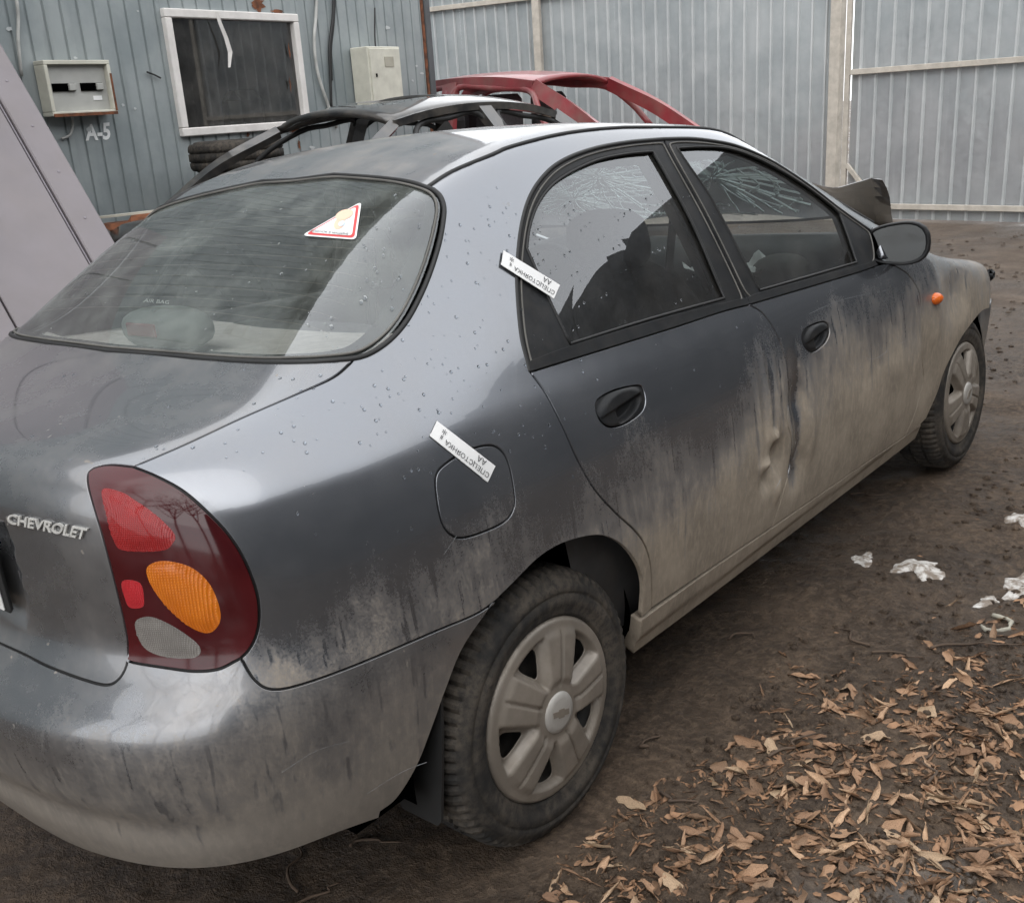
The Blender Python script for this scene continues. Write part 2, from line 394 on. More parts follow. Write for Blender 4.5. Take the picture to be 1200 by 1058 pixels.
def gz_at(x, y):
    i = int(np.clip(np.searchsorted(gx, x), 1, len(gx)-1)); j = int(np.clip(np.searchsorted(gy, y), 1, len(gy)-1))
    return float(max(GZ[i, j], GZ[i-1, j], GZ[i, j-1], GZ[i-1, j-1]))
n1, n2 = GX.shape
idx = np.arange(n1*n2).reshape(n1, n2)
gme = bpy.data.meshes.new('ground')
gf = np.stack([idx[:-1, :-1], idx[1:, :-1], idx[1:, 1:], idx[:-1, 1:]], -1).reshape(-1, 4)
gme.vertices.add(n1*n2); gme.vertices.foreach_set('co', np.stack([GX, GY, GZ], -1).ravel())
gme.loops.add(gf.size); gme.loops.foreach_set('vertex_index', gf.ravel()); gme.polygons.add(len(gf))
gme.polygons.foreach_set('loop_start', np.arange(0, gf.size, 4)); gme.polygons.foreach_set('use_smooth', np.ones(len(gf), bool))
gme.update(calc_edges=True); gme.materials.append(M['ground'])
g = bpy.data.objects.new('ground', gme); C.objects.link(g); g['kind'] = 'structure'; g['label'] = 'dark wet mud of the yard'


# ================================================================== the grey saloon
# body skin as an implicit surface F = 0 (metres; y forward from the rear axle, z up, x to the car's right)
class Spl:
    def __init__(s, pts):
        a = np.array(pts, float); s.x, s.y = a[:, 0], a[:, 1]; n = len(a); h = np.diff(s.x)
        A = np.eye(n); b = np.zeros(n)
        for i in range(1, n-1):
            A[i, i-1], A[i, i], A[i, i+1] = h[i-1], 2*(h[i-1]+h[i]), h[i]
            b[i] = 6*((s.y[i+1]-s.y[i])/h[i]-(s.y[i]-s.y[i-1])/h[i-1])
        s.m = np.linalg.solve(A, b); s.h = h
    def __call__(s, t):
        t = np.asarray(t, float); i = np.clip(np.searchsorted(s.x, t)-1, 0, len(s.h)-1)
        h = s.h[i]; tc = np.clip(t, s.x[0], s.x[-1]); a = (s.x[i+1]-tc)/h; b = (tc-s.x[i])/h
        v = a*s.y[i]+b*s.y[i+1]+((a**3-a)*s.m[i]+(b**3-b)*s.m[i+1])*h*h/6
        h0 = s.h[0]; d0 = (s.y[1]-s.y[0])/h0-h0/6*(2*s.m[0]+s.m[1])
        h1 = s.h[-1]; d1 = (s.y[-1]-s.y[-2])/h1+h1/6*(s.m[-2]+2*s.m[-1])
        return v+d0*np.minimum(t-s.x[0], 0)+d1*np.maximum(t-s.x[-1], 0)
SX = Spl([(.12,.715),(.22,.762),(.30,.792),(.45,.823),(.53,.833),(.58,.836),(.64,.834),(.72,.829),(.80,.818),(.88,.797),(.95,.765),(1.0,.744),(1.1,.701),(1.2,.656),(1.3,.606),(1.4,.549),(1.5,.484)])
RB = Spl([(.15,-.70),(.22,-.770),(.30,-.815),(.38,-.842),(.48,-.866),(.545,-.872),(.60,-.850),(.64,-.808),(.68,-.782),(.74,-.775),(.85,-.775),(.95,-.772),(1.05,-.765)])
TD = Spl([(-.9,.985),(-.7,1.005),(-.5,1.03),(-.25,1.052),(0,1.05),(.3,1.0),(.8,.96),(1.4,.96),(1.8,.955),(2.1,.90),(2.4,.845),(2.7,.79),(3.0,.73),(3.3,.64)])
RF = Spl([(-.3,1.2443),(0,1.336),(.3,1.4125),(.5,1.434),(.8,1.4255),(1.1,1.402),(1.4,1.380),(1.7,1.358),(2.0,1.318)])
def smax(k, *g):
    m = np.maximum.reduce(g); return m+np.log(sum(np.exp(k*(a-m)) for a in g))/k
def smin(k, *g): return -smax(k, *[-a for a in g])
def pos(a): return np.maximum(a, 0)
def gauss(y, c, s): return np.exp(-((y-c)/s)**2)
DENT = True
def dent(x, y, z):
    d = .019*gauss(y, 1.075, .045)*smooth01((z-.36)/.12)*smooth01((.86-z)/.22)*(1+.35*np.sin(z*31))
    d = d-.010*gauss(y, 1.145, .03)*smooth01((z-.42)/.1)*smooth01((.80-z)/.15)
    d = d+.030*gauss(y, .950, .040)*gauss(z, .540, .045)+.026*gauss(y, .90, .028)*gauss(z, .485, .03)
    d = d-.022*gauss(y, .930, .018)*gauss(z, .592-.35*(y-.93), .018)-.016*gauss(y, .880, .03)*gauss(z, .535, .014)-.014*gauss(y, .955, .016)*gauss(z, .44, .035)
    d = d+.012*gauss(y, .93, .06)*gauss(z, .68, .10)*np.cos((y-.93)*130)
    d = d+.016*gauss(y, 2.02, .10)*gauss(z, .52, .13)-.010*gauss(y, 1.94, .05)*gauss(z, .52, .10)+.016*gauss(y, 2.33, .13)*gauss(z, .72, .08)-.012*gauss(y, 2.12, .06)*gauss(z, .70, .12)
    d = d+.004*gauss(y, 1.5, .25)*gauss(z, .6, .1)
    return d
def F(P):
    x, y, z = np.abs(P[..., 0]), P[..., 1], P[..., 2]
    tap = .085*pos((.25-y)/1.0)**2.5+.075*pos((y-1.9)/1.3)**2
    gt = smooth01((z-.9)/.4)
    tap = tap+gt*(.123*pos((.6-y)/.8)**2+.049*pos((y-1.1)/.9)**2)
    if DENT: tap = tap+np.where(P[..., 0] > 0, dent(x, y, z), 0)
    gS = (x-SX(z)+tap)*(1-.1*gt)
    gR = RB(z)+.22*x*x-y
    gN = y-3.24+.30*x*x+.5*pos(z-.55)**1.5
    gT = z-TD(y)+.055*x*x
    yw = -.349+.10*x*x
    u = .866*(y-yw)+.5*(z-1.05)
    gW = -.5*(y-yw)+.866*(z-1.05)-.025*(1-((u-.3)/.33)**2)
    gF = z-RF(y)+.079*x*x
    gV = .4395*(y-2.086+.22*x*x)+.8982*(z-.98)
    top = smin(30, gT, smax(55, gW, gF, gV))
    low = smax(10, gS, gR, gN)
    kt = 34+20*smooth01((z-1.0)/.25)
    return smax(kt, low, top)
def march(O, D, t0, t1, n):
    t = np.linspace(t0, t1, n); f = F(O[:, None, :]+D[:, None, :]*t[None, :, None])
    ins = f < 0; hit = ins.any(1); i = np.where(hit, ins.argmax(1), np.clip(f.argmin(1), 1, n-1))
    a = t[np.maximum(i-1, 0)]; b = t[i]
    for _ in range(32):
        m = (a+b)/2; s = F(O+D*m[:, None]) < 0; b = np.where(s, m, b); a = np.where(s, a, m)
    return O+D*b[:, None]
def cast(px):
    d = pixdir(px); return march(np.repeat(CAM[None], len(d), 0), d, .9, 6.5, 420)
def grad(P, e=8e-4):
    q = np.stack([F(P+e*v)-F(P-e*v) for v in np.eye(3)], -1); return q/np.linalg.norm(q, axis=-1, keepdims=True)
def lift(P, D, lo=-.5, hi=.5, n=160):
    """drop points along -D on the skin"""
    D = nrm(D); P = np.atleast_2d(np.array(P, float)); return march(P+D*hi, np.repeat(-D[None], len(P), 0), 0, hi-lo, n)
def crv(pts, n=6):
    """Catmull-Rom through the points"""
    p = np.array(pts, float)
    if len(p) < 3: return np.array([p[0]+(p[-1]-p[0])*t for t in np.linspace(0, 1, n+1)])
    q = np.vstack([2*p[0]-p[1], p, 2*p[-1]-p[-2]]); out = []
    for i in range(1, len(q)-2):
        for t in np.linspace(0, 1, n, endpoint=False):
            out.append(.5*((2*q[i])+(-q[i-1]+q[i+1])*t+(2*q[i-1]-5*q[i]+4*q[i+1]-q[i+2])*t*t+(-q[i-1]+3*q[i]-3*q[i+1]+q[i+2])*t**3))
    return np.array(out+[p[-1]])
def ccrv(pts, n=6):
    p = np.array(pts, float); k = len(p); return crv(np.vstack([p[-2:], p, p[:2]]), n)[2*n:(2+k)*n]
def pcrv(pts, n=6): return cast(crv(pts, n))
def inpoly(P, poly):
    x, y = P[:, 0], P[:, 1]; r = np.zeros(len(P), bool); a = poly; b = np.roll(poly, -1, 0)
    for (x0, y0), (x1, y1) in zip(a, b):
        if y0 == y1: continue
        c = ((y0 > y) != (y1 > y)) & (x < (x1-x0)*(y-y0)/(y1-y0)+x0); r ^= c
    return r
def tidy(poly, ds):
    out = []
    for i in range(len(poly)):
        a, b = poly[i], poly[(i+1) % len(poly)]; L = np.linalg.norm(b-a)
        if out and np.linalg.norm(a-out[-1]) < ds*.25: continue
        out.append(a); k = int(L//ds)
        for j in range(1, k+1):
            if L-j*L/(k+1) > ds*.2: out.append(a+(b-a)*j/(k+1))
    while len(out) > 3 and np.linalg.norm(out[0]-out[-1]) < ds*.25: out.pop()
    return np.array(out)
def area(p): return .5*np.sum(p[:, 0]*np.roll(p[:, 1], -1)-np.roll(p[:, 0], -1)*p[:, 1])
def inset2(poly, d):
    s = 1 if area(poly) > 0 else -1
    e = np.roll(poly, -1, 0)-poly; e /= np.linalg.norm(e, axis=1)[:, None]+1e-12
    n = np.c_[-e[:, 1], e[:, 0]]*s; m = n+np.roll(n, 1, 0); L = np.linalg.norm(m, axis=1)[:, None]; m = np.where(L > .2, m/np.maximum(L, .2), n)
    return poly+m*d
def panel_data(loop, D, holes=(), res=.022, inset=.003, flange=.012, disp=None, off=0., dist=.5):
    D = nrm(D); k = np.array([0, 0, 1.]) if abs(D[2]) < .9 else np.array([0, 1., 0])
    e1 = nrm(np.cross(k, D)); e2 = np.cross(D, e1); B = np.stack([e1, e2], 1)
    P2 = tidy(np.asarray(loop)@B, res*.8); P2 = inset2(P2, inset)
    if area(P2) < 0: P2 = P2[::-1]
    H2 = []
    for h in holes:
        q = tidy(np.asarray(h)@B, res*.8); q = inset2(q, -inset); H2.append(q)
    tm = float(np.mean(np.asarray(loop)@D))
    lo, hi = P2.min(0), P2.max(0)
    gxs = np.arange(lo[0], hi[0], res); gys = np.arange(lo[1], hi[1], res*.866)
    G = np.array([(a+(.5*res if j % 2 else 0), b) for j, b in enumerate(gys) for a in gxs])
    keep = inpoly(G, P2)
    for q in H2: keep &= ~inpoly(G, q)
    G = G[keep]; bd = np.vstack([P2]+H2)
    if len(G):
        dm = np.full(len(G), 9.)
        for s in range(0, len(bd), 200): dm = np.minimum(dm, np.sqrt(((G[:, None]-bd[None, s:s+200])**2).sum(2)).min(1))
        G = G[dm > res*.55]
    allp = np.vstack([bd, G]) if len(G) else bd
    edges = []; o = 0
    for q in [P2]+H2:
        edges += [(o+i, o+(i+1) % len(q)) for i in range(len(q))]; o += len(q)
    r = delaunay_2d_cdt([Vector(p) for p in allp], edges, [], 0, 1e-7)
    V2 = np.array([tuple(v) for v in r[0]]); T = np.array([tuple(f) for f in r[2]])
    cen = V2[T].mean(1); ok = inpoly(cen, P2)
    for q in H2: ok &= ~inpoly(cen, q)
    T = T[ok]
    a2 = V2[T]; ar = (a2[:, 1, 0]-a2[:, 0, 0])*(a2[:, 2, 1]-a2[:, 0, 1])-(a2[:, 2, 0]-a2[:, 0, 0])*(a2[:, 1, 1]-a2[:, 0, 1])
    T[ar < 0] = T[ar < 0][:, ::-1]; T = T[np.abs(ar) > 1e-10]
    used = np.unique(T); mp = -np.ones(len(V2), int); mp[used] = np.arange(len(used)); V2 = V2[used]; T = mp[T]
    Q = V2@B.T+tm*D
    P = lift(Q, D, -dist, dist, int(320*dist))
    Nn = grad(P)
    dd = np.full(len(P), off)
    if disp is not None:
        dd = dd+disp(P, V2)
        eps = 2e-3                                   # normals follow the relief
        g1 = (disp(P+eps*e1, V2+[eps, 0])-disp(P-eps*e1, V2-[eps, 0]))/(2*eps); g2 = (disp(P+eps*e2, V2+[0, eps])-disp(P-eps*e2, V2-[0, eps]))/(2*eps)
        N2 = Nn-g1[:, None]*(e1-Nn*(Nn@e1)[:, None])-g2[:, None]*(e2-Nn*(Nn@e2)[:, None]); P = P+Nn*dd[:, None]; Nn = N2/np.linalg.norm(N2, axis=1)[:, None]
    else: P = P+Nn*dd[:, None]
    # turned-in edge
    cnt = {}
    for t in T:
        for a, b in ((t[0], t[1]), (t[1], t[2]), (t[2], t[0])): cnt[(a, b)] = 1
    be = [(a, b) for (a, b) in cnt if (b, a) not in cnt]
    faces = [tuple(t) for t in T]
    if flange > 0:
        outd = {}
        for a, b in be:
            e = P[b]-P[a]; q = np.cross(e, Nn[a]+Nn[b]); q = q/(np.linalg.norm(q)+1e-12)
            for k_ in (a, b): outd[k_] = outd.get(k_, 0)+q
        ks = list(outd); m = len(P); pos2 = {}
        X2 = []; X3 = []; N2 = []; N3 = []
        for i, k_ in enumerate(ks):
            q = nrm(outd[k_]); pos2[k_] = i
            X2.append(P[k_]+q*.0009-Nn[k_]*.0016); X3.append(P[k_]+q*.0004-Nn[k_]*flange)
            N2.append(nrm(Nn[k_]*.5+q)); N3.append(q)
        L = len(ks)
        for a, b in be:
            i, j = pos2[a], pos2[b]; faces.append((b, a, m+i, m+j)); faces.append((m+j, m+i, m+L+i, m+L+j))
        P = np.vstack([P, X2, X3]); Nn = np.vstack([Nn, N2, N3])
    return P, faces, Nn
def panel(name, loop, D, mat, parent, side=None, **kw):
    """side None: as it is; 'mirror': also build its mirror image on the other flank"""
    P, f, n = panel_data(loop, D, **kw)
    o = mesh(name, P, f, mat, parent, True, n)
    if side == 'mirror':
        mesh(name, P*[-1, 1, 1], [q[::-1] for q in f], mat, parent, True, n*[-1, 1, 1])
    return o
def flip(o, parent):
    """mirror image of a part on the car's other flank"""
    me = o.data; v = np.empty(len(me.vertices)*3); me.vertices.foreach_get('co', v); v = v.reshape(-1, 3)*[-1, 1, 1]
    q = mesh(o.name.split('.')[0], v, [tuple(p.vertices)[::-1] for p in me.polygons], me.materials[0] if me.materials else None, parent, me.polygons[0].use_smooth)
    return q
def sym(right):
    """right half outline (starting and ending on the centre plane) -> closed symmetric outline"""
    r = np.array(right); l = r[::-1]*[-1, 1, 1]; return np.vstack([r, l[1:-1]])
def tube_on(name, pts3, r, mat, parent, off=0., closed=False, n=6):
    p = np.array(pts3); p = p+grad(p)*off if off else p
    return MB().tube(p, r, n, closed).build(name, mat, parent, True)

car = tag(empty('saloon_car'), 'wet muddy grey four-door saloon with crumpled doors and CHEVROLET lettering on its boot', 'car')

# ---- outlines traced along the shut lines
win = [(392.5,422),(420,419),(440,411),(460,396),(477.5,375),(492.5,347.5),(505,317.5),(515,285),(520,257.5),(520.5,242.5),(516,230),(507.5,222)]
winB = [(225,419),(300,424),(355,424),(392.5,422)]
winT = [(507.5,222),(480,213),(442.5,208),(392.5,204.5)]
lid_side = [(413.8,422.8),(390,442.3),(346.6,461.8),(281.6,490),(216.6,520.3),(156,546.3)]
lamp_top = [(156,546.3),(130,544),(112,547),(103,553)]
lid_lamp = [(103,553),(102.5,564),(106.3,582.4),(119,625),(130.4,667.4),(141.7,712.7),(148.8,746.8),(149.7,766.6)]
lid_bot = [(149.7,766.6),(147.4,780.8),(138.9,795),(124.7,802),(99.2,796.4),(56.7,780.8),(28.3,766.6),(0,753.9)]
lamp_r = [(156,546.3),(181.4,556.8),(212.6,573.9),(240.9,598),(266.5,624.9),(286.3,656),(300.5,692.9),(303.9,721.2),(300.5,743.9),(292,761),(282.3,771.3)]
lamp_b = [(282.3,771.3),(275,775.1),(255.1,784.2),(226.8,786.4),(192.8,782.2),(151.7,775.1),(149.7,766.6)]
seam = [(282.3,771.3),(298.7,797),(319.7,807.7),(354.6,801.7),(420,778.3),(513.3,738.7),(557.6,720),(581.5,704)]
arch = [(581.5,704),(603.3,682.4),(629.8,655.9),(656.2,638.9),(686.5,629.5),(709,629),(730.1,639.8),(747.1,661.9),(753.9,685.7),(752.4,717)]
rdoor_rear = [(621.2,435.7),(641.6,464.6),(662,505.4),(675.6,536.1),(696,571.8),(719.9,599),(743.7,621.1),(755.6,638.1),(762.4,661.9),(764.1,692.5),(763.4,713)]
bpil = [(877.8,356.9),(893.4,366.8),(907.6,386.7),(918.9,415),(923.2,440),(923.9,468),(923.3,495.2),(927.3,515.6),(925.6,546.3),(917.1,580.3),(905.4,617.5)]
fdoor_front = [(1050,312),(1064.3,321.9),(1075.6,338.9),(1079.9,358.8),(1080.7,392.8),(1080.5,421.2),(1082,446),(1073,482),(1061,511)]
fr1 = [(621.2,435.7),(618.1,424),(611,395.2),(606.8,352.6),(605.9,315.8),(610.5,267.6),(621,230.7),(639.4,203.8),(662.1,186.8),(696.1,174),(735.8,166.4),(778,162.6)]
fr2 = [(778,162.6),(808.4,162.1),(836.7,165),(865.1,171.2),(899.1,185.4),(927.4,202.4),(955.8,222.2),(987,246.3),(1021,270.4)]
roofl = [(501,219.5),(530,201),(577.5,181),(596.9,172.6),(645,159.8),(687.6,152.8),(730,149.4)]
sill_px = [(763.4,713),(905.4,617.5),(1061,511)]
DS = (1, -.30, .45)      # looking at the flank, from behind and above
DR = (.62, -.75, .22)    # looking at the rear corner

def yz(pts, n=6):  # (y, z) points on the right flank
    c = crv(pts, n); return lift(np.c_[np.full(len(c), .7), c], (1, 0, 0))
def xy(pts, n=6):  # (x, y) points seen from above
    c = crv(pts, n); return lift(np.c_[c, np.full(len(c), 1.2)], (0, 0, 1), -.5, .5)
cant_front = [(.539,.783),(.546,1.0),(.553,1.2),(.560,1.33),(.585,1.48),(.618,1.62),(.655,1.76),(.70,1.90)]
mould3 = np.vstack([pcrv(roofl)[:-1], xy(cant_front)])

# rear quarter with the C-pillar, cant rail and A-pillar in one pressing
arch3 = pcrv(arch); seam3 = pcrv(seam); rd3 = pcrv(rdoor_rear); fr13 = pcrv(fr1); fr23 = pcrv(fr2)
flap = ccrv([(511.5,556.7),(525.5,541),(550,527),(574.4,521.7),(588.4,528.7),(597.1,546.2),(603,577.7),(602.4,595.2),(591.9,610.9),(567.4,623.1),(542.9,630.1),(529,626.6),(518.5,612.7),(512.2,584.7)])
flap3 = cast(flap)
win3 = np.vstack([pcrv(win)]); lids3 = pcrv(lid_side)
quarter = np.vstack([mould3, fr23[::-1], fr13[::-1][1:], rd3[1:], yz([(.352,.345),(.331,.345)]), arch3[::-1], seam3[::-1][1:], pcrv(lamp_r)[::-1][1:], lids3[::-1][1:], pcrv(win)[1:]])
qp = panel('side_panel', quarter, DS, M['paint'], car, holes=[flap3], res=.017, dist=.6)
tag(qp, 'rear quarter and roof rail pressing, dark grey, mud below')
panel('fuel_flap', flap3, DS, M['paint'], qp, res=.02)
tube_on('flap_seal', flap3, .006, M['rubber'], qp, -.011, True)
# other flank: the same pressing, undented
DENT = False
Pq, fq, nq = panel_data(quarter, DS, res=.04, dist=.6)
mesh('side_panel', Pq*[-1, 1, 1], [q[::-1] for q in fq], M['paint'], car, True, nq*[-1, 1, 1])

# roof
roof_rear = pcrv(winT); roof_rear = roof_rear[roof_rear[:, 0] > .02]
roof_rear = np.vstack([roof_rear, lift([(0, roof_rear[-1, 1]+.012, 1.3)], (0, -.4, 1))])
half = np.vstack([[roof_rear[-1]], roof_rear[::-1][1:], pcrv(win)[-3:][::-1][:1], mould3[:len(mould3)-24], xy([(.548,1.34),(.40,1.40),(.2,1.43),(0,1.44)])])
roof = panel('roof', sym(half), (0, -.15, 1), M['paint_top'], car, res=.03, inset=.003)
for s in (1, -1):
    mo = MB().tube((mould3-grad(mould3)*.001)*[s, 1, 1], .0055, 6).build('roof_moulding', M['rubber'], car, True)
liner = panel('headliner', sym(half), (0, -.15, 1), M['liner'], car, res=.08, off=-.035, flange=0)

# boot lid
wb = pcrv(winB); wb = np.vstack([lift([(0, wb[0, 1]-.008, 1.06)], (0, -.3, 1)), wb])
lid_b3 = pcrv(lid_bot); lid_b3 = np.vstack([lid_b3, lift([(.1, -.9, .664), (0, -.9, .665)], (0, -1, 0))])
lid_half = np.vstack([wb[:-1], lids3, pcrv(lamp_top)[1:], pcrv(lid_lamp)[1:], lid_b3[1:]])
lid_half[0, 0] = 0; lid_half[-1, 0] = 0
def lid_relief(P, V):   # shallow number-plate bay and the spoiler edge
    x, z, y = np.abs(P[:, 0]), P[:, 2], P[:, 1]
    bay = -.018*smooth01((.315-x)/.03)*smooth01((z-.70)/.03)*smooth01((.90-z)/.03)*(y < -.6)
    return bay
lid = panel('boot_lid', sym(lid_half), (0, -.72, .70), M['paint_bumper'], car, res=.02, disp=lid_relief, dist=.7)
tag(lid, 'boot lid, wet on top and dusty down its face')

# rear bumper (each half one pressing, seam hidden under the number plate)
bl = [(0,937),(46.7,967.3),(93.3,990.7),(154,1007),(210,1013),(266,1009.3),(326.7,995.3),(396.7,969.7),(443.3,953.3)]
bump_low = cast(crv(bl)); bump_low[:, 2] -= .012; bump_low = lift(bump_low, DR)
bump_front = pcrv([(443.3,953.3),(466.6,934.7),(490,897.3),(508,852),(525,805),(545,757),(581.5,704)])
b_half = np.vstack([lid_b3[::-1], pcrv(lamp_b)[::-1][1:], seam3[1:], bump_front[::-1][1:-1], bump_low[::-1], lift(np.array([(0, -1., z_) for z_ in np.linspace(.275, .65, 26)]), (0, -1, 0))])
b_half[np.abs(b_half[:, 0]) < .004, 0] = 0; b_half = b_half+np.where(np.abs(b_half[:, :1]) < .004, np.array([[-.003, 0, 0]]), 0.)
def bump_relief(P, V):   # number-plate shelf and a soft waist under the top ledge
    return -.010*gauss(P[:, 2], .385, .035)*smooth01((.75-np.abs(P[:, 0]))/.2)*(P[:, 1] < -.3)
rb = panel('rear_bumper', b_half, DR, M['paint_bumper'], car, res=.018, disp=bump_relief, dist=.7, flange=.03)
tag(rb, 'dirty scuffed grey rear bumper')
mesh('rear_bumper', np.array([v.co for v in rb.data.vertices])*[-1, 1, 1], [tuple(p.vertices)[::-1] for p in rb.data.polygons], M['paint_bumper'], car, True)

# tail lamps
lamp_loop = np.vstack([pcrv(lamp_r), pcrv(lamp_b)[1:], pcrv(lid_lamp)[::-1][1:], pcrv(lamp_top)[::-1][1:]])
lamp = panel('tail_lamp', lamp_loop, DR, M['lamp'], car, res=.014, inset=.003, off=.001, flange=.03)
tag(lamp, 'dark red tail lamp with amber and clear lenses')
def blister(loop3, h):
    c2 = None
    def f(P, V):
        lp = np.asarray(loop3); d = np.sqrt(((P[:, None]-lp[None])**2).sum(2)).min(1)
        return h*np.sqrt(np.clip(d/.02, 0, 1))
    return f
for nm, mt, px in (
    ('brake_lens', 'brake', [(120.5,573.9),(141.7,576.7),(158.7,586.6),(184.2,605),(204.1,624.9),(202.7,636.2),(189.9,644.7),(147.4,644.7),(134.6,634.8),(124.7,599.4)]),
    ('turn_lens', 'amber', [(172.1,667.4),(181.4,658.9),(198.4,657.5),(223.9,664.6),(243.8,681.6),(255.1,704.2),(258.5,724.1),(252.3,736.8),(240.9,741.1),(221.1,732.6),(195.6,709.9),(178.6,687.2)]),
    ('reverse_lens', 'clear', [(158.7,731.2),(167.2,723.2),(181.4,723.5),(204.1,734),(226.8,749.6),(235.3,760.9),(229.6,769.4),(209.8,770.9),(184.2,766.6),(167.2,755.3)]),
    ('reflector', 'reflector', [(143.7,681),(164.4,683),(169.2,704.2),(165.8,711.3),(153.1,711.3),(147.4,701.4)])):
    lp = cast(ccrv(px, 5)); panel(nm, lp, DR, M[mt], lamp, res=.010, inset=0, off=.0015, disp=blister(lp, .0035), flange=.004)
lampl = panel_data(lamp_loop, DR, res=.03, inset=.003, off=.001); mesh('tail_lamp', lampl[0]*[-1, 1, 1], [q[::-1] for q in lampl[1]], M['lamp'], car, True, lampl[2]*[-1, 1, 1])

# rear window: glass, black border, seal
wt = pcrv(winT); wt = wt[wt[:, 0] > .02]; wt = np.vstack([wt, lift([(0, wt[-1, 1]+.012, 1.3)], (0, -.4, 1))])
w_half = np.vstack([wb[:-1], pcrv(win), wt[1:]]); w_half[0, 0] = w_half[-1, 0] = 0
w_loop = sym(w_half)
rw = panel('rear_window', w_loop, (0, -.55, .84), M['rear_glass'], car, res=.03, inset=.006, off=-.003, flange=.004)
tag(rw, 'curved rear window with a black border')
def shrink(loop, D, d):
    D = nrm(D); e1 = nrm(np.cross((0, 0, 1.), D)); e2 = np.cross(D, e1); p = np.c_[loop@e1, loop@e2]
    c = p.mean(0); q = p.copy()
    for _ in range(8): q = inset2(q, d/8); q = (np.roll(q, 1, 0)+2*q+np.roll(q, -1, 0))/4
    return lift(q[:, :1]*e1+q[:, 1:]*e2+D*float(np.mean(loop@D)), D)
DW = (0, -.55, .84)
inner = shrink(tidy(w_loop, .02), DW, .038)
gbo = panel('glass_border', w_loop, DW, M['frit'], rw, holes=[inner], res=.02, inset=.008, off=-.0095, flange=0); pass
tube_on('window_seal', w_loop, .0055, M['rubber'], rw, -.001, True)
tube_on('inner_seal', shrink(tidy(w_loop, .02), DW, .010), .0028, M['seal_grey'], rw, .0005, True)
# defroster wires
for i, t in enumerate(np.linspace(.08, .94, 11)):
    yy = -.30+t*.43; c = np.array([(x, yy+.012*(1-(x/.6)**2)) for x in np.linspace(-.585+.10*t, .585-.10*t, 26)])
    q = lift(np.c_[c, np.full(len(c), 1.2)], (0, -.4, 1)); MB().tube(q-grad(q)*.0065, .0005, 3).build('defroster_wire', M['wire'], rw)

DENT = True
# doors ------------------------------------------------------------
belt_r = [(621.2,435.7),(780,386.7),(845,365.5),(877.8,356.9)]; belt_r_top = [(618.5,424),(667.7,405.5),(760,377.5),(852,354),(875,349)]
belt_f = [(877.8,356.9),(950,335.6),(1006.8,318.6),(1028,311)]; belt_f_top = [(875,349),(889.2,343),(950,326.5),(1006.8,311.5),(1024,305)]
def handle_relief(c, ax1, ax2, r1, r2):
    def f(P, V):
        q = P-c; a = q@ax1; b = q@ax2; rr = np.sqrt((a/r1)**2+(b/r2)**2)
        h = .004*smooth01((1-rr)/.25)
        bowl = smooth01((.10-b/r2)/.24)*smooth01((a/r1+.28)/.20)*smooth01((.92-rr)/.26)
        return h-.020*bowl+.005*smooth01((b/r2+.02)/.1)*smooth01((.92-rr)/.3)
    return f
def door(name, lab, loop_px, handle_px, frame_loops, glass_px, belt_lo, belt_hi, extra):
    lo = np.vstack([cast(crv(s)) if i == 0 else cast(crv(s))[1:] for i, s in enumerate(loop_px)])
    hl = cast(ccrv(handle_px, 5))
    d = panel(name, lo, DS, M['paint'], car, holes=[hl], res=.0125, inset=.0034, flange=.02)
    tag(d, lab)
    c = hl.mean(0); n = grad(c[None])[0]; ax1 = nrm(hl[np.argmax(hl@np.array([0, 1., .1]))]-c); ax1 = nrm(ax1-n*(ax1@n)); ax2 = np.cross(n, ax1)
    if ax2[2] < 0: ax2 = -ax2
    r1 = np.abs((hl-c)@ax1).max(); r2 = np.abs((hl-c)@ax2).max()
    panel('door_handle', hl, DS, M['black'], d, res=.0036, inset=.001, off=-.002, disp=handle_relief(c, ax1, ax2, r1, r2), flange=.02)
    fl = np.vstack([cast(crv(s)) if i == 0 else cast(crv(s))[1:] for i, s in enumerate(frame_loops)])
    gl = cast(np.vstack([crv(s) if i == 0 else crv(s)[1:] for i, s in enumerate(glass_px)]))
    panel('window_frame', fl, DS, M['black'], d, holes=[gl], res=.016, inset=.0045, off=-.002, flange=.03)
    panel('window_glass', gl, DS, M['glass'], d, res=.03, inset=-.004, off=-.009, flange=0)
    tube_on('window_seal', gl, .0038, M['rubber'], d, -.003, True)
    tube_on('frame_lip', shrink(tidy(fl, .02), DS, .011)[:], .0022, M['seal_grey'], d, -.0012, True)
    bl_ = np.vstack([cast(crv(belt_lo)), cast(crv(belt_hi))[::-1]])
    panel('belt_moulding', bl_, DS, M['black'], d, res=.008, inset=.001, off=.003, flange=.012)
    return d
rdoor = door('rear_door', 'rear door, muddy below with a crumpled front edge',
    [belt_r, bpil, sill_px[:2][::-1], rdoor_rear[::-1]],
    [(698.6,475.8),(702.9,467.2),(721.3,457.4),(747.3,452),(753.8,456.3),(756.4,469.3),(751.7,482.3),(734.3,495.3),(717,500),(706.2,495.3),(700.8,486.7)],
    [fr1, [(778,162.6),(790,186),(830,258),(877.8,356.9)], belt_r[::-1]],
    [[(618.1,290.3),(621,267.6),(629.5,242.1),(645,219.4),(667.7,202.4),(701.8,186.8),(735.8,179.7),(765.6,176.9)], [(765.6,176.9),(786.8,213.7),(815.2,267.6),(850,349)], [(850,349),(758.5,374.5),(669.2,402.5)], [(669.2,402.5),(643,347),(618.1,290.3)]],
    belt_r, belt_r_top, True)
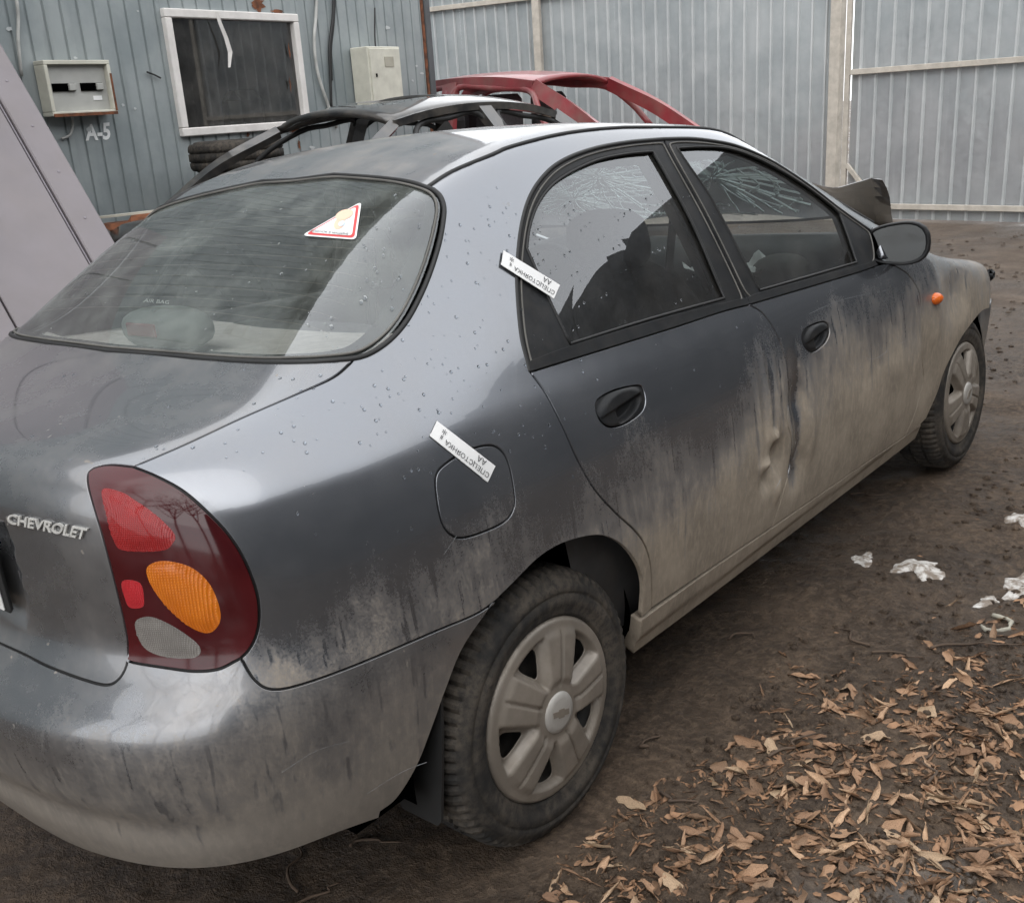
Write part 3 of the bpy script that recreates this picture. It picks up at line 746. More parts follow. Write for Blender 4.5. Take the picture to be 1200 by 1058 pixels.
fdoor = door('front_door', 'front passenger door, muddy and creased along its rear edge',
    [belt_f, [(1028,311),(1040,309),(1050,312)], fdoor_front, sill_px[1:][::-1], bpil[::-1]],
    [(939.8,396),(944.4,385.4),(961,377.8),(970,379.3),(972.5,389.9),(967,402),(953.4,412),(944.4,408)],
    [fr2, [(1021,270.4),(1026,290),(1028,311)], belt_f[::-1], [(877.8,356.9),(830,258),(790,186),(778,162.6)]],
    [[(794.2,173),(825,171.5),(856.6,174),(893.4,187.5),(935.9,211.5),(972.8,238.5),(985,250)], [(985,250),(994,274),(1005,307)], [(1005,307),(950,323),(891,340)], [(891,340),(876.4,312),(836.7,236),(808.4,193.9),(794.2,173)]],
    belt_f, belt_f_top, False)
# black quarter trim inside the rear door frame and the shut lines behind every gap
tr = pcrv([(622,410),(640,345)]); 
def shutline(name, pts3, r=.007, off=-.013):
    return tube_on(name, pts3, r, M['rubber'], car, off, False, 6)
for q in (rd3, pcrv(bpil), pcrv(fdoor_front), fr13, fr23, pcrv(sill_px), pcrv(belt_r), pcrv(belt_f), pcrv([(778,162.6),(830,258),(877.8,356.9)]), seam3, lids3, pcrv(lid_lamp), lid_b3, pcrv(lamp_r), pcrv(lamp_b), pcrv(lamp_top)): shutline('shut_line_seal', q)
tube_on('frame_seal', np.vstack([fr13, fr23[1:]]), .0055, M['rubber'], car, -.003)
# the far flank's doors
DENT = False
for nm, segs, fl, gl in (('rear_door', [belt_r, bpil, sill_px[:2][::-1], rdoor_rear[::-1]], [fr1, [(778,162.6),(830,258),(877.8,356.9)], belt_r[::-1]], [[(618.1,290.3),(621,267.6),(629.5,242.1),(645,219.4),(667.7,202.4),(701.8,186.8),(735.8,179.7),(765.6,176.9)], [(765.6,176.9),(815.2,267.6),(850,349)], [(850,349),(758.5,374.5),(669.2,402.5)], [(669.2,402.5),(643,347),(618.1,290.3)]]),
                         ('front_door', [belt_f, [(1028,311),(1040,309),(1050,312)], fdoor_front, sill_px[1:][::-1], bpil[::-1]], [fr2, [(1021,270.4),(1026,290),(1028,311)], belt_f[::-1], [(877.8,356.9),(830,258),(778,162.6)]], [[(794.2,173),(856.6,174),(893.4,187.5),(935.9,211.5),(985,250)], [(985,250),(1005,307)], [(1005,307),(891,340)], [(891,340),(836.7,236),(794.2,173)]])):
    j = lambda ss: np.vstack([cast(crv(s)) if i == 0 else cast(crv(s))[1:] for i, s in enumerate(ss)])
    P_, f_, n_ = panel_data(j(segs), DS, res=.05); dl = mesh(nm, P_*[-1, 1, 1], [q[::-1] for q in f_], M['paint'], car, True, n_*[-1, 1, 1])
    P_, f_, n_ = panel_data(j(fl), DS, holes=[j(gl)], res=.03, off=-.002, flange=.03); mesh('window_frame', P_*[-1, 1, 1], [q[::-1] for q in f_], M['black'], dl, True, n_*[-1, 1, 1])
    P_, f_, n_ = panel_data(j(gl), DS, res=.05, off=-.008, flange=0); mesh('window_glass', P_*[-1, 1, 1], [q[::-1] for q in f_], M['glass'], dl, True, n_*[-1, 1, 1])
    # door cards hide the inside of the pressing
for s in (1, -1):
    for nm, y0, y1 in (('door_card', .14, .99), ('door_card', 1.03, 1.93)):
        v = []; f = []
        zz = np.linspace(.3, .935, 7); yy = np.linspace(y0, y1, 7)
        for a in zz:
            for b in yy: v.append((s*(float(SX(a))-.055-.02*(.6 < a < .75)), b, a))
        f = [(i*7+k, i*7+k+1, (i+1)*7+k+1, (i+1)*7+k) for i in range(6) for k in range(6)]
        mesh(nm, v, f, M['dash'], car, True)
DENT = True

# sill
sill_up = np.vstack([yz([(.345,.232),(.338,.28),(.332,.338)]), yz([(.372,.338),(.66,.334),(.97,.322)]), yz([(.97,.322),(1.5,.305),(1.95,.286),(2.13,.272)])[1:]])
sill_lo = yz([(2.135,.215),(1.6,.217),(1.0,.222),(.6,.226),(.40,.231)])
sill = panel('sill', np.vstack([sill_up, sill_lo]), (1, -.25, -.1), M['paint'], car, side='mirror', res=.02, disp=lambda P, V: -.006*smooth01((.285-P[:, 2])/.02), flange=.03)
# front wing, pushed back and folded over its wheel arch
fender = np.vstack([cast(crv([(1036,300),(1044,306),(1050,312)])), pcrv(fdoor_front)[1:], pcrv([(1061,511),(1075,501),(1085,491)])[1:], pcrv([(1085,491),(1098.3,460.9),(1106.8,435.3),(1123.8,401.3),(1135.2,384.3),(1149.4,366.5),(1159.3,361.6)])[1:], yz([(2.80,.565),(2.86,.60),(2.90,.66)])[1:],
                    xy([(.705,2.93),(.70,2.75),(.70,2.5),(.70,2.2),(.70,1.95),(.70,1.84)])])
fend = panel('front_wing', fender, (1, -.3, .75), M['paint'], car, res=.016, flange=.02)
tag(fend, 'buckled front wing with a dent above its wheel arch')
mk = project(np.zeros((1, 3)))
mc = cast([(1097, 350)])[0]; mn = grad(mc[None])[0]; mt_ = nrm(np.cross((0, 0, 1.), mn)); mu = np.cross(mn, mt_)
v = []; f = []; na, nb = 14, 6
for i in range(nb+1):
    for k in range(na):
        a = 2*math.pi*k/na; r = math.cos(i/nb*math.pi/2); tp = 1-.35*max(0, math.cos(a))
        v.append(mc+mt_*.030*r*math.cos(a)+mu*.021*r*math.sin(a)*tp+mn*.022*math.sin(i/nb*math.pi/2))
f = [(i*na+k, i*na+(k+1) % na, (i+1)*na+(k+1) % na, (i+1)*na+k) for i in range(nb) for k in range(na)]
mesh('side_marker', v, f, M['marker'], fend, True)
DENT = False
P_, f_, n_ = panel_data(np.vstack([yz([(1.84,.90),(1.97,.75),(1.97,.5),(1.95,.29)]), yz([(1.97,.285),(2.16,.28)]), yz([(2.17,.30),(2.21,.42),(2.33,.55),(2.52,.62),(2.72,.55),(2.84,.42)])[1:], yz([(2.9,.45),(2.95,.66)]), xy([(.69,2.95),(.70,2.5),(.70,1.84)])]), (1, .1, .6), res=.04)
mesh('front_wing', P_*[-1, 1, 1], [q[::-1] for q in f_], M['paint'], car, True, n_*[-1, 1, 1])
DENT = True
# front bumper, torn end showing behind the wheel
bf = np.vstack([yz([(2.86,.565),(2.93,.57),(3.02,.565)]), lift(np.array([(x, 3.4, .56) for x in (.6, .45, .3, .15)]), (0, 1, 0)), lift(np.array([(-.002, 3.4, z_) for z_ in np.linspace(.56, .24, 16)]), (0, 1, 0)), lift(np.array([(x, 3.4, .24) for x in (.15, .3, .45, .6)]), (0, 1, 0)), yz([(2.98,.24),(2.90,.27),(2.87,.34),(2.86,.45)])])
panel('front_bumper', bf, (.75, .66, 0), M['paint_bumper'], car, side='mirror', res=.03, flange=.04)
MB().box(at_depth(1159.5, 322.5, float((np.array([.62, 2.86, .78])-CAM)@DZ)), (.035, .05, .045), bev=.012).build('headlamp_bracket', M['black'], fend, True)
# windscreen with its starred cracks
ws_half = np.vstack([lift([(0, 1.455, 1.3)], (0, .45, .9)), xy([(.2,1.445),(.40,1.415),(.545,1.355)]), xy([(.575,1.48),(.608,1.62),(.645,1.76),(.675,1.86)]), xy([(.60,1.90),(.4,1.98),(.2,2.02),(.0,2.03)])])
ws_half[0, 0] = ws_half[-1, 0] = 0
ws = panel('windscreen', sym(ws_half), (0, .42, .9), M['wind_glass'], car, res=.04, off=-.004, flange=.004)
tag(ws, 'shattered windscreen with white starred cracks')
rr = rs(5); cb = MB()
for (cx, cy) in ((.30, 1.60), (-.12, 1.56), (-.34, 1.70)):
    for k in range(52):
        a = rr.uniform(0, 2*math.pi); L = rr.uniform(.10, .42); p = [(cx+.015*math.cos(a), cy+.015*math.sin(a))]
        for s_ in range(7):
            a += rr.uniform(-.22, .22); p.append((p[-1][0]+L/7*math.cos(a), p[-1][1]+L/7*math.sin(a)))
        p = [q for q in p if abs(q[0]) < .56-.0*(q[1]) and 1.46 < q[1] < 1.96-.2*q[0]**2]
        if len(p) < 2: continue
        q = lift(np.c_[np.array(p), np.full(len(p), 1.2)], (0, 0, 1)); cb.tube(q-grad(q)*.006, rr.uniform(.0008, .0026), 3)
    for R_ in (.05, .09, .14, .2, .27, .35):
        for k in range(9):
            a0 = rr.uniform(0, 6.28); p = [(cx+R_*rr.uniform(.93, 1.07)*math.cos(a0+t), cy+R_*rr.uniform(.93, 1.07)*math.sin(a0+t)) for t in np.linspace(0, rr.uniform(.3, .8), 5)]
            p = [q for q in p if abs(q[0]) < .56 and 1.46 < q[1] < 1.96-.2*q[0]**2]
            if len(p) < 2: continue
            q = lift(np.c_[np.array(p), np.full(len(p), 1.2)], (0, 0, 1)); cb.tube(q-grad(q)*.006, .0013, 3)
ck = cb.build('glass_crack', M['crack'], ws); ck['kind'] = 'stuff'
tube_on('windscreen_seal', sym(ws_half), .008, M['rubber'], ws, -.001, True)
# bonnet, folded up in a tent by the crash
hv = []; hf = []; nx, ny = 30, 26
for i in range(nx+1):
    for j in range(ny+1):
        x = -.66+1.32*i/nx; t = j/ny; y = 1.98+1.15*t
        fold = math.exp(-((t-.42+.10*x)/.16)**2)*(.085+.03*math.sin(x*6))
        z = .93-.30*t+fold*(1-.20*abs(x)**2)+.03*math.sin(x*9+t*7)*math.exp(-((t-.4)/.3)**2)-.05*x*x
        hv.append((x, y-.05*fold, z))
hf = [(i*(ny+1)+j, (i+1)*(ny+1)+j, (i+1)*(ny+1)+j+1, i*(ny+1)+j+1) for i in range(nx) for j in range(ny)]
hood = mesh('bonnet', hv, hf, M['bonnet'], car, True); tag(hood, 'bonnet folded upwards by the crash')
# the sharp flap of folded sheet standing up past the A-pillar
def hp(px, py, y):
    d = pixdir([(px, py)])[0]; return CAM+d*(y-CAM[1])/d[1]
fa = [hp(952,214,2.30), hp(976,220,2.26), hp(1000,214.5,2.16), hp(1021,208.5,2.08)]
fb = [hp(962,240,2.50), hp(985,262,2.50), hp(1010,276,2.48), hp(1036,284,2.46)]
fc = [hp(1028,229,2.50), hp(1037,262,2.55), hp(1034,300,2.45)]
rows = []
for t in np.linspace(0, 1, 9):
    rows.append([np.array(a)*(1-t)+np.array(b)*t+np.array([0, -.015*math.sin(math.pi*t)+.012*math.sin(9*t), .0]) for a, b in zip(crv(fa, 4), crv(fb, 4))])
v = [p for r_ in rows for p in r_]; m_ = len(rows[0]); f = [(i*m_+k, i*m_+k+1, (i+1)*m_+k+1, (i+1)*m_+k) for i in range(8) for k in range(m_-1)]
n0 = len(v); edge = [r_[-1] for r_ in rows]; back = [edge[i]+np.array([.012+.022*math.sin(math.pi*i/8), .06, -.012]) for i in range(9)]
for q in (.5, 1.):
    v += [edge[i]*(1-q)+back[i]*q for i in range(9)]
f += [(i*m_+m_-1, n0+i, n0+i+1, (i+1)*m_+m_-1) for i in range(8)]+[(n0+i, n0+9+i, n0+10+i, n0+i+1) for i in range(8)]
hfl = mesh('folded_flap', v, f, M['blackcar'], hood)
sm = hfl.modifiers.new('thickness', 'SOLIDIFY'); sm.thickness = .003

# door mirror
mb_o = cast([(1020, 300)])[0]
mc0 = hp(1043, 288, 1.86-.0)   # housing centre
ctr = at_depth(1050, 286, float((np.array([.80, 1.80, .95])-CAM)@DZ))
fwd = nrm((-.27, .96, -.045)); rgt = nrm(np.cross(fwd, (0, 0, 1.))); upv = np.cross(rgt, fwd)
v = []; f = []; na, nb = 28, 9
prof = [(0, 1.0), (.10, 1.02), (.35, 1.0), (.6, .90), (.8, .72), (.93, .45), (1., .0)]
def mir_out(a, k=1.):
    ca, sa = math.cos(a), math.sin(a); e = 2.6
    r = (abs(ca/.098)**e+abs(sa/.064)**e)**(-1/e); return rgt*(r*ca*k)+upv*(r*sa*k*(1+.10*ca))
for t, k in prof:
    for q in range(na): v.append(ctr+fwd*(.105*t)+mir_out(2*math.pi*q/na, k))
mm = len(prof); f = [(i*na+q, i*na+(q+1) % na, (i+1)*na+(q+1) % na, (i+1)*na+q) for i in range(mm-1) for q in range(na)]
n0 = len(v)
for t, k in ((-.004, .97), (.0, .88), (.010, .86)):
    for q in range(na): v.append(ctr+fwd*t+mir_out(2*math.pi*q/na, k))
f += [((q+1) % na, q, n0+q, n0+(q+1) % na) for q in range(na)]
f += [(n0+i*na+(q+1) % na, n0+i*na+q, n0+(i+1)*na+q, n0+(i+1)*na+(q+1) % na) for i in range(2) for q in range(na)]
mh = mesh('door_mirror', v, f, M['black'], car, True); tag(mh, 'black door mirror')
v = [ctr+fwd*.007+mir_out(2*math.pi*q/na, .875) for q in range(na)]; mesh('mirror_glass', v, [tuple(range(na))[::-1]], M['mirror'], mh)
MB().tube([ctr+fwd*.055-rgt*.06-upv*.025, np.array([.76, 1.875, .935]), np.array([.70, 1.86, .925])], [.022, .026, .04], 10).build('mirror_arm', M['black'], mh, True)

# wheels -----------------------------------------------------------
def tyre_mesh(w_=.185, R=.289, ri=.191, nseg=216):
    h = w_/2
    prof = [(ri-.006, -h+.022), (ri+.006, -h+.010), (ri+.010, -h+.008), (ri+.013, -h+.0085), (ri+.026, -h+.002), (ri+.045, -h-.001), (ri+.048, -h+.0025), (ri+.053, -h+.0025), (ri+.056, -h), (ri+.070, -h+.006), (ri+.073, -h+.010), (R-.012, -h+.016), (R-.003, -h+.030), (R, -h+.044)]
    full = prof+[(R, -h+.062), (R-.007, -h+.064), (R-.007, -h+.071), (R+.001, -h+.073), (R+.001, h-.073), (R-.007, h-.071), (R-.007, h-.064), (R, h-.062)]+[(r, -a) for r, a in prof[::-1]]
    v = []; f = []; m = len(full)
    for i in range(nseg):
        a = 2*math.pi*i/nseg; cut = (i % 3 == 0)
        for k, (r, x) in enumerate(full):
            rr_ = r-(.007 if cut and r > R-.006 else 0)-(.006 if cut and R-.014 < r <= R-.006 else 0)
            v.append((x, rr_*math.cos(a), rr_*math.sin(a)))
    for i in range(nseg):
        j = (i+1) % nseg
        for k in range(m-1): f.append((i*m+k, i*m+k+1, j*m+k+1, j*m+k))
    return v, f
def flat_tread(o, R=.289):
    for p in o.data.polygons:
        if all(math.hypot(o.data.vertices[i].co.y, o.data.vertices[i].co.z) > R-.024 for i in p.vertices): p.use_smooth = False
    return o
def hubcap_mesh():
    R0 = .194; S = 2*math.pi/5
    def ss(t): t = min(1, max(0, t)); return t*t*(3-2*t)
    def hgt(y, z):
        r = math.hypot(y, z); a = math.atan2(z, y); da = (a-math.pi/2) % S; da = da if da < S/2 else da-S
        lat = abs(r*math.sin(da)); hw = .044+.16*max(0, r-.06)          # half width of a spoke
        sp = ss((hw-lat)/.014); rim = ss((r-.158)/.010); hub = ss((.078-r)/.018); k = max(sp, rim, hub)
        h = .017*(1-(r/R0)**2)-.016*(1-k)
        h += .006*ss((.9*hw-lat)/.012)*ss((r-.055)/.02)*ss((.176-r)/.02)
        h -= .0048*ss((.0044-lat)/.0022)*ss((r-.052)/.008)*ss((.170-r)/.01)
        h -= .010*ss((r-.185)/.009)**2
        return h
    out = np.array([(R0*math.cos(t), R0*math.sin(t)) for t in np.linspace(0, 2*math.pi, 120, endpoint=False)])
    hole = []
    for k in range(5):
        c = math.pi/2+S*(k+.5); pts = []
        for (r, w_) in ((.096, -.004), (.108, -.011), (.125, -.020), (.144, -.027), (.153, -.022), (.156, 0), (.153, .022), (.144, .027), (.125, .020), (.108, .011), (.096, .004)):
            rr_ = math.sqrt(max(0, r*r-w_*w_)); pts.append((rr_*math.cos(c)-w_*math.sin(c), rr_*math.sin(c)+w_*math.cos(c)))
        hole.append(ccrv(pts, 4))
    res = .0036; g_ = np.arange(-R0, R0, res)
    G = np.array([(a_, b_) for a_ in g_ for b_ in g_ if .03 < math.hypot(a_, b_) < R0-.002]); keep = np.ones(len(G), bool)
    for h in hole: keep &= ~inpoly(G, h)
    G = G[keep]; bd = np.vstack([out]+hole); dm = np.full(len(G), 9.)
    for q in range(0, len(bd), 60): dm = np.minimum(dm, np.sqrt(((G[:, None]-bd[None, q:q+60])**2).sum(2)).min(1))
    G = G[dm > res*.5]; allp = np.vstack([bd, G]); ed = []; o = 0
    for q in [out]+hole: ed += [(o+i, o+(i+1) % len(q)) for i in range(len(q))]; o += len(q)
    r_ = delaunay_2d_cdt([Vector(p) for p in allp], ed, [], 0, 1e-7); V2 = np.array([tuple(v) for v in r_[0]]); T = np.array([tuple(f) for f in r_[2]])
    cen = V2[T].mean(1); ok = inpoly(cen, out)
    for h in hole: ok &= ~inpoly(cen, h)
    return [(hgt(a_, b_), a_, b_) for a_, b_ in V2], [tuple(t) for t in T[ok]]
tv, tf = tyre_mesh(); hvv, hff = hubcap_mesh()
rim_prof = [(.186, -.02), (.182, -.03), (.172, -.034), (.165, -.06), (.150, -.062), (.120, -.050), (.09, -.045), (.05, -.045)]
wheel_defs = [((.7125+.004, 0, .2865), 1, -16), ((.7025, 2.52, .2865), 1, 33), ((-.7125, 0, .2865), -1, 0), ((-.7025, 2.52, .2865), -1, 20)]
base_parts = None
for (loc, s, rot) in wheel_defs:
    wh = empty('wheel', loc); wh.parent = car; wh.rotation_euler = (rad(rot), 0, 0 if s > 0 else math.pi)
    if base_parts is None:
        ty = flat_tread(mesh('tyre', tv, tf, M['tyre'], wh, True))
        hc = mesh('hubcap', [(x+.086, y, z) for x, y, z in hvv], hff, M['hubcap'], wh, True)
        sol = hc.modifiers.new('thick', 'SOLIDIFY'); sol.thickness = .0025; sol.offset = -1
        hd = MB().lathe([(.0, .0105), (.030, .010), (.041, .0075), (.0445, .001), (.0445, -.01)], (.0995, 0, 0), (1, 0, 0), 40).build('hub_badge_disc', M['hub_disc'], wh, True)
        bt = MB().prism([(-.024, -.006), (-.008, -.006), (-.008, -.0095), (.010, -.0095), (.010, -.006), (.026, -.006), (.022, .006), (.008, .006), (.008, .0095), (-.010, .0095), (-.010, .006), (-.028, .006)], (.1095, 0, 0), (0, 1, 0), (0, 0, 1), (.0014, 0, 0)).build('bow_badge', M['hubcap'], wh)
        rm = MB().lathe(rim_prof, (.085, 0, 0), (1, 0, 0), 48)
        for a in np.linspace(0, 2*math.pi, 10, endpoint=False):
            pass
        rmo = rm.build('steel_rim', M['steel'], wh, True)
        hb = MB().lathe([(.0, .02), (.05, .018), (.06, -.06), (.14, -.065), (.14, -.09), (0, -.09)], (0, 0, 0), (1, 0, 0), 32).build('brake_hub', M['rust'], wh, True)
        base_parts = [ty, hc, hd, bt, rmo, hb]
    else:
        for b in base_parts:
            c = b.copy(); C.objects.link(c); c.parent = wh
# wheel housings, floor, mud flap
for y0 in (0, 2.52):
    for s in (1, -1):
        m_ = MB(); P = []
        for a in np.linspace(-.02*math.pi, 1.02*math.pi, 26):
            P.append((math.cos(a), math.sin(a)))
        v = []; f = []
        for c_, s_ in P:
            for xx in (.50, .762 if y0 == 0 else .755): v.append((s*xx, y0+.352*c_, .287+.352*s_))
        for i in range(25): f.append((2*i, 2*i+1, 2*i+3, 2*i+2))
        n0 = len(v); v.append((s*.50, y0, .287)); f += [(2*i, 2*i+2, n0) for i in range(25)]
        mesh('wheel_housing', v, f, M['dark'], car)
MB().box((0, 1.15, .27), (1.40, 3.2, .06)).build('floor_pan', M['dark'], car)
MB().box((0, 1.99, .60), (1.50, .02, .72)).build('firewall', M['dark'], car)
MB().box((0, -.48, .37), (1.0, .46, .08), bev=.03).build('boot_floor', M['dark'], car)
fp = [(.03, .012), (.042, 0), (.135, .0), (.145, .012), (.158, .18), (.16, .26), (.02, .26), (.01, .1)]
mf = MB().prism(fp, (.640, -.322, .205), (1, 0, 0), (0, .12, 1), (0, .006, 0)).build('mud_flap', M['rubber'], car)

# interior ---------------------------------------------------------
def cushion(name, c, size, ax, mat, parent, e=3.2):
    v = []; f = []; na, nb = 20, 12; ax = np.array(ax, float)
    for i in range(nb+1):
        ph = -math.pi/2+math.pi*i/nb
        for k in range(na):
            th = 2*math.pi*k/na; d = np.array([math.cos(ph)*math.cos(th), math.cos(ph)*math.sin(th), math.sin(ph)])
            r = (np.abs(d)**e).sum()**(-1/e); q = d*r*np.array(size)/2
            v.append(np.array(c)+ax[0]*q[0]+ax[1]*q[1]+ax[2]*q[2])
    f = [(i*na+k, i*na+(k+1) % na, (i+1)*na+(k+1) % na, (i+1)*na+k) for i in range(nb) for k in range(na)]
    return mesh(name, v, f, mat, parent, True)
tilt = lambda a: [(1, 0, 0), (0, math.cos(a), -math.sin(a)), (0, math.sin(a), math.cos(a))]
for sx in (.36, -.36):
    st = cushion('front_seat', (sx, 1.05, .74), (.48, .15, .62), tilt(-rad(18)), M['seat'], car)
    cushion('headrest', (sx, .93, 1.10), (.25, .10, .17), tilt(-rad(14)), M['seat'], st); cushion('seat_base', (sx, 1.33, .46), (.50, .52, .18), np.eye(3), M['seat'], st)
    MB().tube([(sx-.06, .955, 1.0), (sx-.06, .93, 1.1)], .007).build('headrest_post', M['steel'], st)
rsb = cushion('rear_seat', (0, .26, .74), (1.22, .16, .60), tilt(-rad(22)), M['seat'], car); cushion('seat_base', (0, .60, .45), (1.22, .55, .2), np.eye(3), M['seat'], rsb)
# parcel shelf with the high brake lamp
ps_v = []; nxs, nys = 18, 8
for i in range(nxs+1):
    for j in range(nys+1):
        x = -.60+1.20*i/nxs; y = -.300+.46*j/nys+.075*(abs(x)/.6)**2*(1-.5*j/nys)
        z = 1.040-.03*j/nys+.012*gauss(abs(x), .38, .12)*gauss(y, -.12, .08)
        ps_v.append((x*(1-.04*j/nys), y, float(z)))
ps = mesh('parcel_shelf', ps_v, [(i*(nys+1)+j, (i+1)*(nys+1)+j, (i+1)*(nys+1)+j+1, i*(nys+1)+j+1) for i in range(nxs) for j in range(nys)], M['shelf'], car, True)
MB().tube([(x, -.285+.078*(x/.6)**2, 1.045) for x in np.linspace(-.575, .575, 15)], .014, 8).build('shelf_edge_roll', M['shelf'], ps, True)
MB().box((-.07, -.232, 1.088), (.12, .006, .030), bev=.003).build('brake_lens', M['brake'], ps)
blh = cushion('high_brake_lamp', (-.07, -.17, 1.080), (.30, .12, .095), np.eye(3), M['shelf_lamp'], ps, 2.6)
# dashboard
DENT = False
dv = []
dpro = [(2.02, .965), (1.80, .985), (1.66, .955), (1.60, .87), (1.63, .72), (1.72, .58), (1.80, .40)]
xs = np.linspace(-.70, .70, 25)
for x in xs:
    for k, (y, z) in enumerate(dpro):
        hump = .045*math.exp(-((x+.36)/.16)**2)*(k in (1, 2, 3)); dv.append((x, y-.04*(1-(x/.7)**2)*(k > 1), z+hump))
kd = len(dpro); dash = mesh('dashboard', dv, [(i*kd+k, i*kd+k+1, (i+1)*kd+k+1, (i+1)*kd+k) for i in range(24) for k in range(kd-1)], M['dash'], car, True)
for xv in (-.10, .04, .58):
    MB().box((xv, 1.565, .835), (.125, .01, .085), bev=.004).build('air_vent', M['dark'], dash)
    for k in range(6): MB().box((xv, 1.557, .803+.013*k), (.115, .006, .003)).build('vent_slat', M['seal_grey'], dash)
sw = MB(); cs = np.array([-.36, 1.46, .84]); axs = nrm((0, -.86, .5)); e1 = np.array([1., 0, 0]); e2 = np.cross(axs, e1)
sw.tube([cs+.185*(math.cos(a)*e1+math.sin(a)*e2) for a in np.linspace(0, 2*math.pi, 32, endpoint=False)], .014, 8, True)
for a in (rad(200), rad(-20), rad(-90)): sw.tube([cs-axs*.02, cs+.18*(math.cos(a)*e1+math.sin(a)*e2)], [.02, .012], 6)
sw.lathe([(0, .02), (.05, .012), (.06, -.02)], cs, axs, 20)
sw.build('steering_wheel', M['dash'], car, True)
# spent airbag hanging from the dash and a loose white cloth on it
def cloth(name, c, sx_, sy_, mat, parent, seed, amp=.03, n=14, ax=None):
    ax = np.eye(3) if ax is None else np.array(ax); rr_ = rs(seed); ph = [rr_.uniform(0, 6) for _ in range(8)]
    v = []
    for i in range(n+1):
        for j in range(n+1):
            a, b = (i/n-.5), (j/n-.5)
            h = amp*(math.sin(a*9+ph[0])*math.cos(b*7+ph[1])+.6*math.sin(a*17+b*11+ph[2])+.4*math.cos(b*23-a*9+ph[3]))
            v.append(np.array(c)+ax[0]*sx_*a*(1+.2*math.sin(b*8+ph[4]))+ax[1]*sy_*b*(1+.2*math.sin(a*9+ph[5]))+ax[2]*h)
    return mesh(name, v, [(i*(n+1)+j, (i+1)*(n+1)+j, (i+1)*(n+1)+j+1, i*(n+1)+j+1) for i in range(n) for j in range(n)], mat, parent, True)
cloth('spent_airbag', (.36, 1.62, .93), .26, .20, M['white_paper'], dash, 3, .020)
cushion('airbag_bulge', (.52, 1.62, .89), (.20, .16, .13), np.eye(3), M['seal_grey'], dash, 2.3)
for s in (1, -1):
    MB().tube([(s*.60, .92, 1.28), (s*.50, 1.0, 1.0), (s*.28, 1.2, .62), (s*.2, 1.25, .5)], .012, 4).build('seat_belt', M['seal_grey'], car)
    MB().tube([(s*.50, .93, 1.31), (s*.575, .96, 1.15), (s*.64, 1.0, .96)], .028, 6).build('pillar_trim', M['liner'], car, True)
MB().box((.585, .10, 1.10), (.006, .018, .05), tilt(rad(20))).build('belt_tag', M['red_print'], car)
DENT = True

# writing, plate, labels -------------------------------------------
def text_mesh(s, size=1., extrude=0., shear=0., bold=0.):
    cu = bpy.data.curves.new('t', 'FONT'); cu.offset = bold; cu.body = s; cu.size = size; cu.extrude = extrude; cu.resolution_u = 3; cu.shear = shear
    o = bpy.data.objects.new('t', cu); C.objects.link(o); bpy.context.view_layer.update()
    dg = bpy.context.evaluated_depsgraph_get(); me = bpy.data.meshes.new_from_object(o.evaluated_get(dg))
    v = np.array([tuple(p.co) for p in me.vertices]).reshape(-1, 3); f = [tuple(p.vertices) for p in me.polygons]
    bpy.data.objects.remove(o); bpy.data.meshes.remove(me); return v, f
def text_quad(name, s, q, mat, parent, off, thick=0., fit=True, bold=0.):
    """lettering stretched over the pixel quad (bl, br, tr, tl) on the car's skin"""
    v, f = text_mesh(s, 1., .5 if thick else 0., bold=.02 if thick else 0.)
    if len(v) == 0: return None
    lo, hi = v.min(0), v.max(0); a = (v[:, 0]-lo[0])/(hi[0]-lo[0]); b = (v[:, 1]-lo[1])/(hi[1]-lo[1])
    q = np.array(q, float)
    px = ((1-a)*(1-b))[:, None]*q[0]+(a*(1-b))[:, None]*q[1]+(a*b)[:, None]*q[2]+((1-a)*b)[:, None]*q[3]
    P = cast(px); n = grad(P); o_ = off+(thick*(v[:, 2] > 0) if thick else 0)
    P = P+n*np.reshape(o_, (-1, 1)); return mesh(name, P, f, mat, parent)
text_quad('lettering', 'CHEVROLET', [(11.3,612.4),(100.6,631.6),(104.9,618.6),(11.3,601.2)], M['chrome'], lid, .0005, .004)
# number plate
pc = np.array([.0, -.775, .795])
pq = lift(np.array([(x, -1.0, .795) for x in (0., .26)]), (0, -1, 0)); py = pq[0, 1]+.008
npl = MB().box((0.012, py, .79), (.536, .012, .132), bev=.005).build('plate_holder', M['rubber'], lid)
MB().box((0.012, py-.0085, .79), (.526, .004, .116), bev=.0015).build('number_plate', M['plate'], npl)
MB().box((.245, py-.011, .757), (.034, .0012, .007)).build('flag_stripe', M['flag_blue'], npl); MB().box((.245, py-.011, .749), (.034, .0012, .007)).build('flag_stripe', M['flag_red'], npl)
MB().lathe([(.004, 0), (.004, .003), (0, .004)], (.247, py-.010, .80), (0, -1, 0), 10).build('plate_bolt', M['steel'], npl)
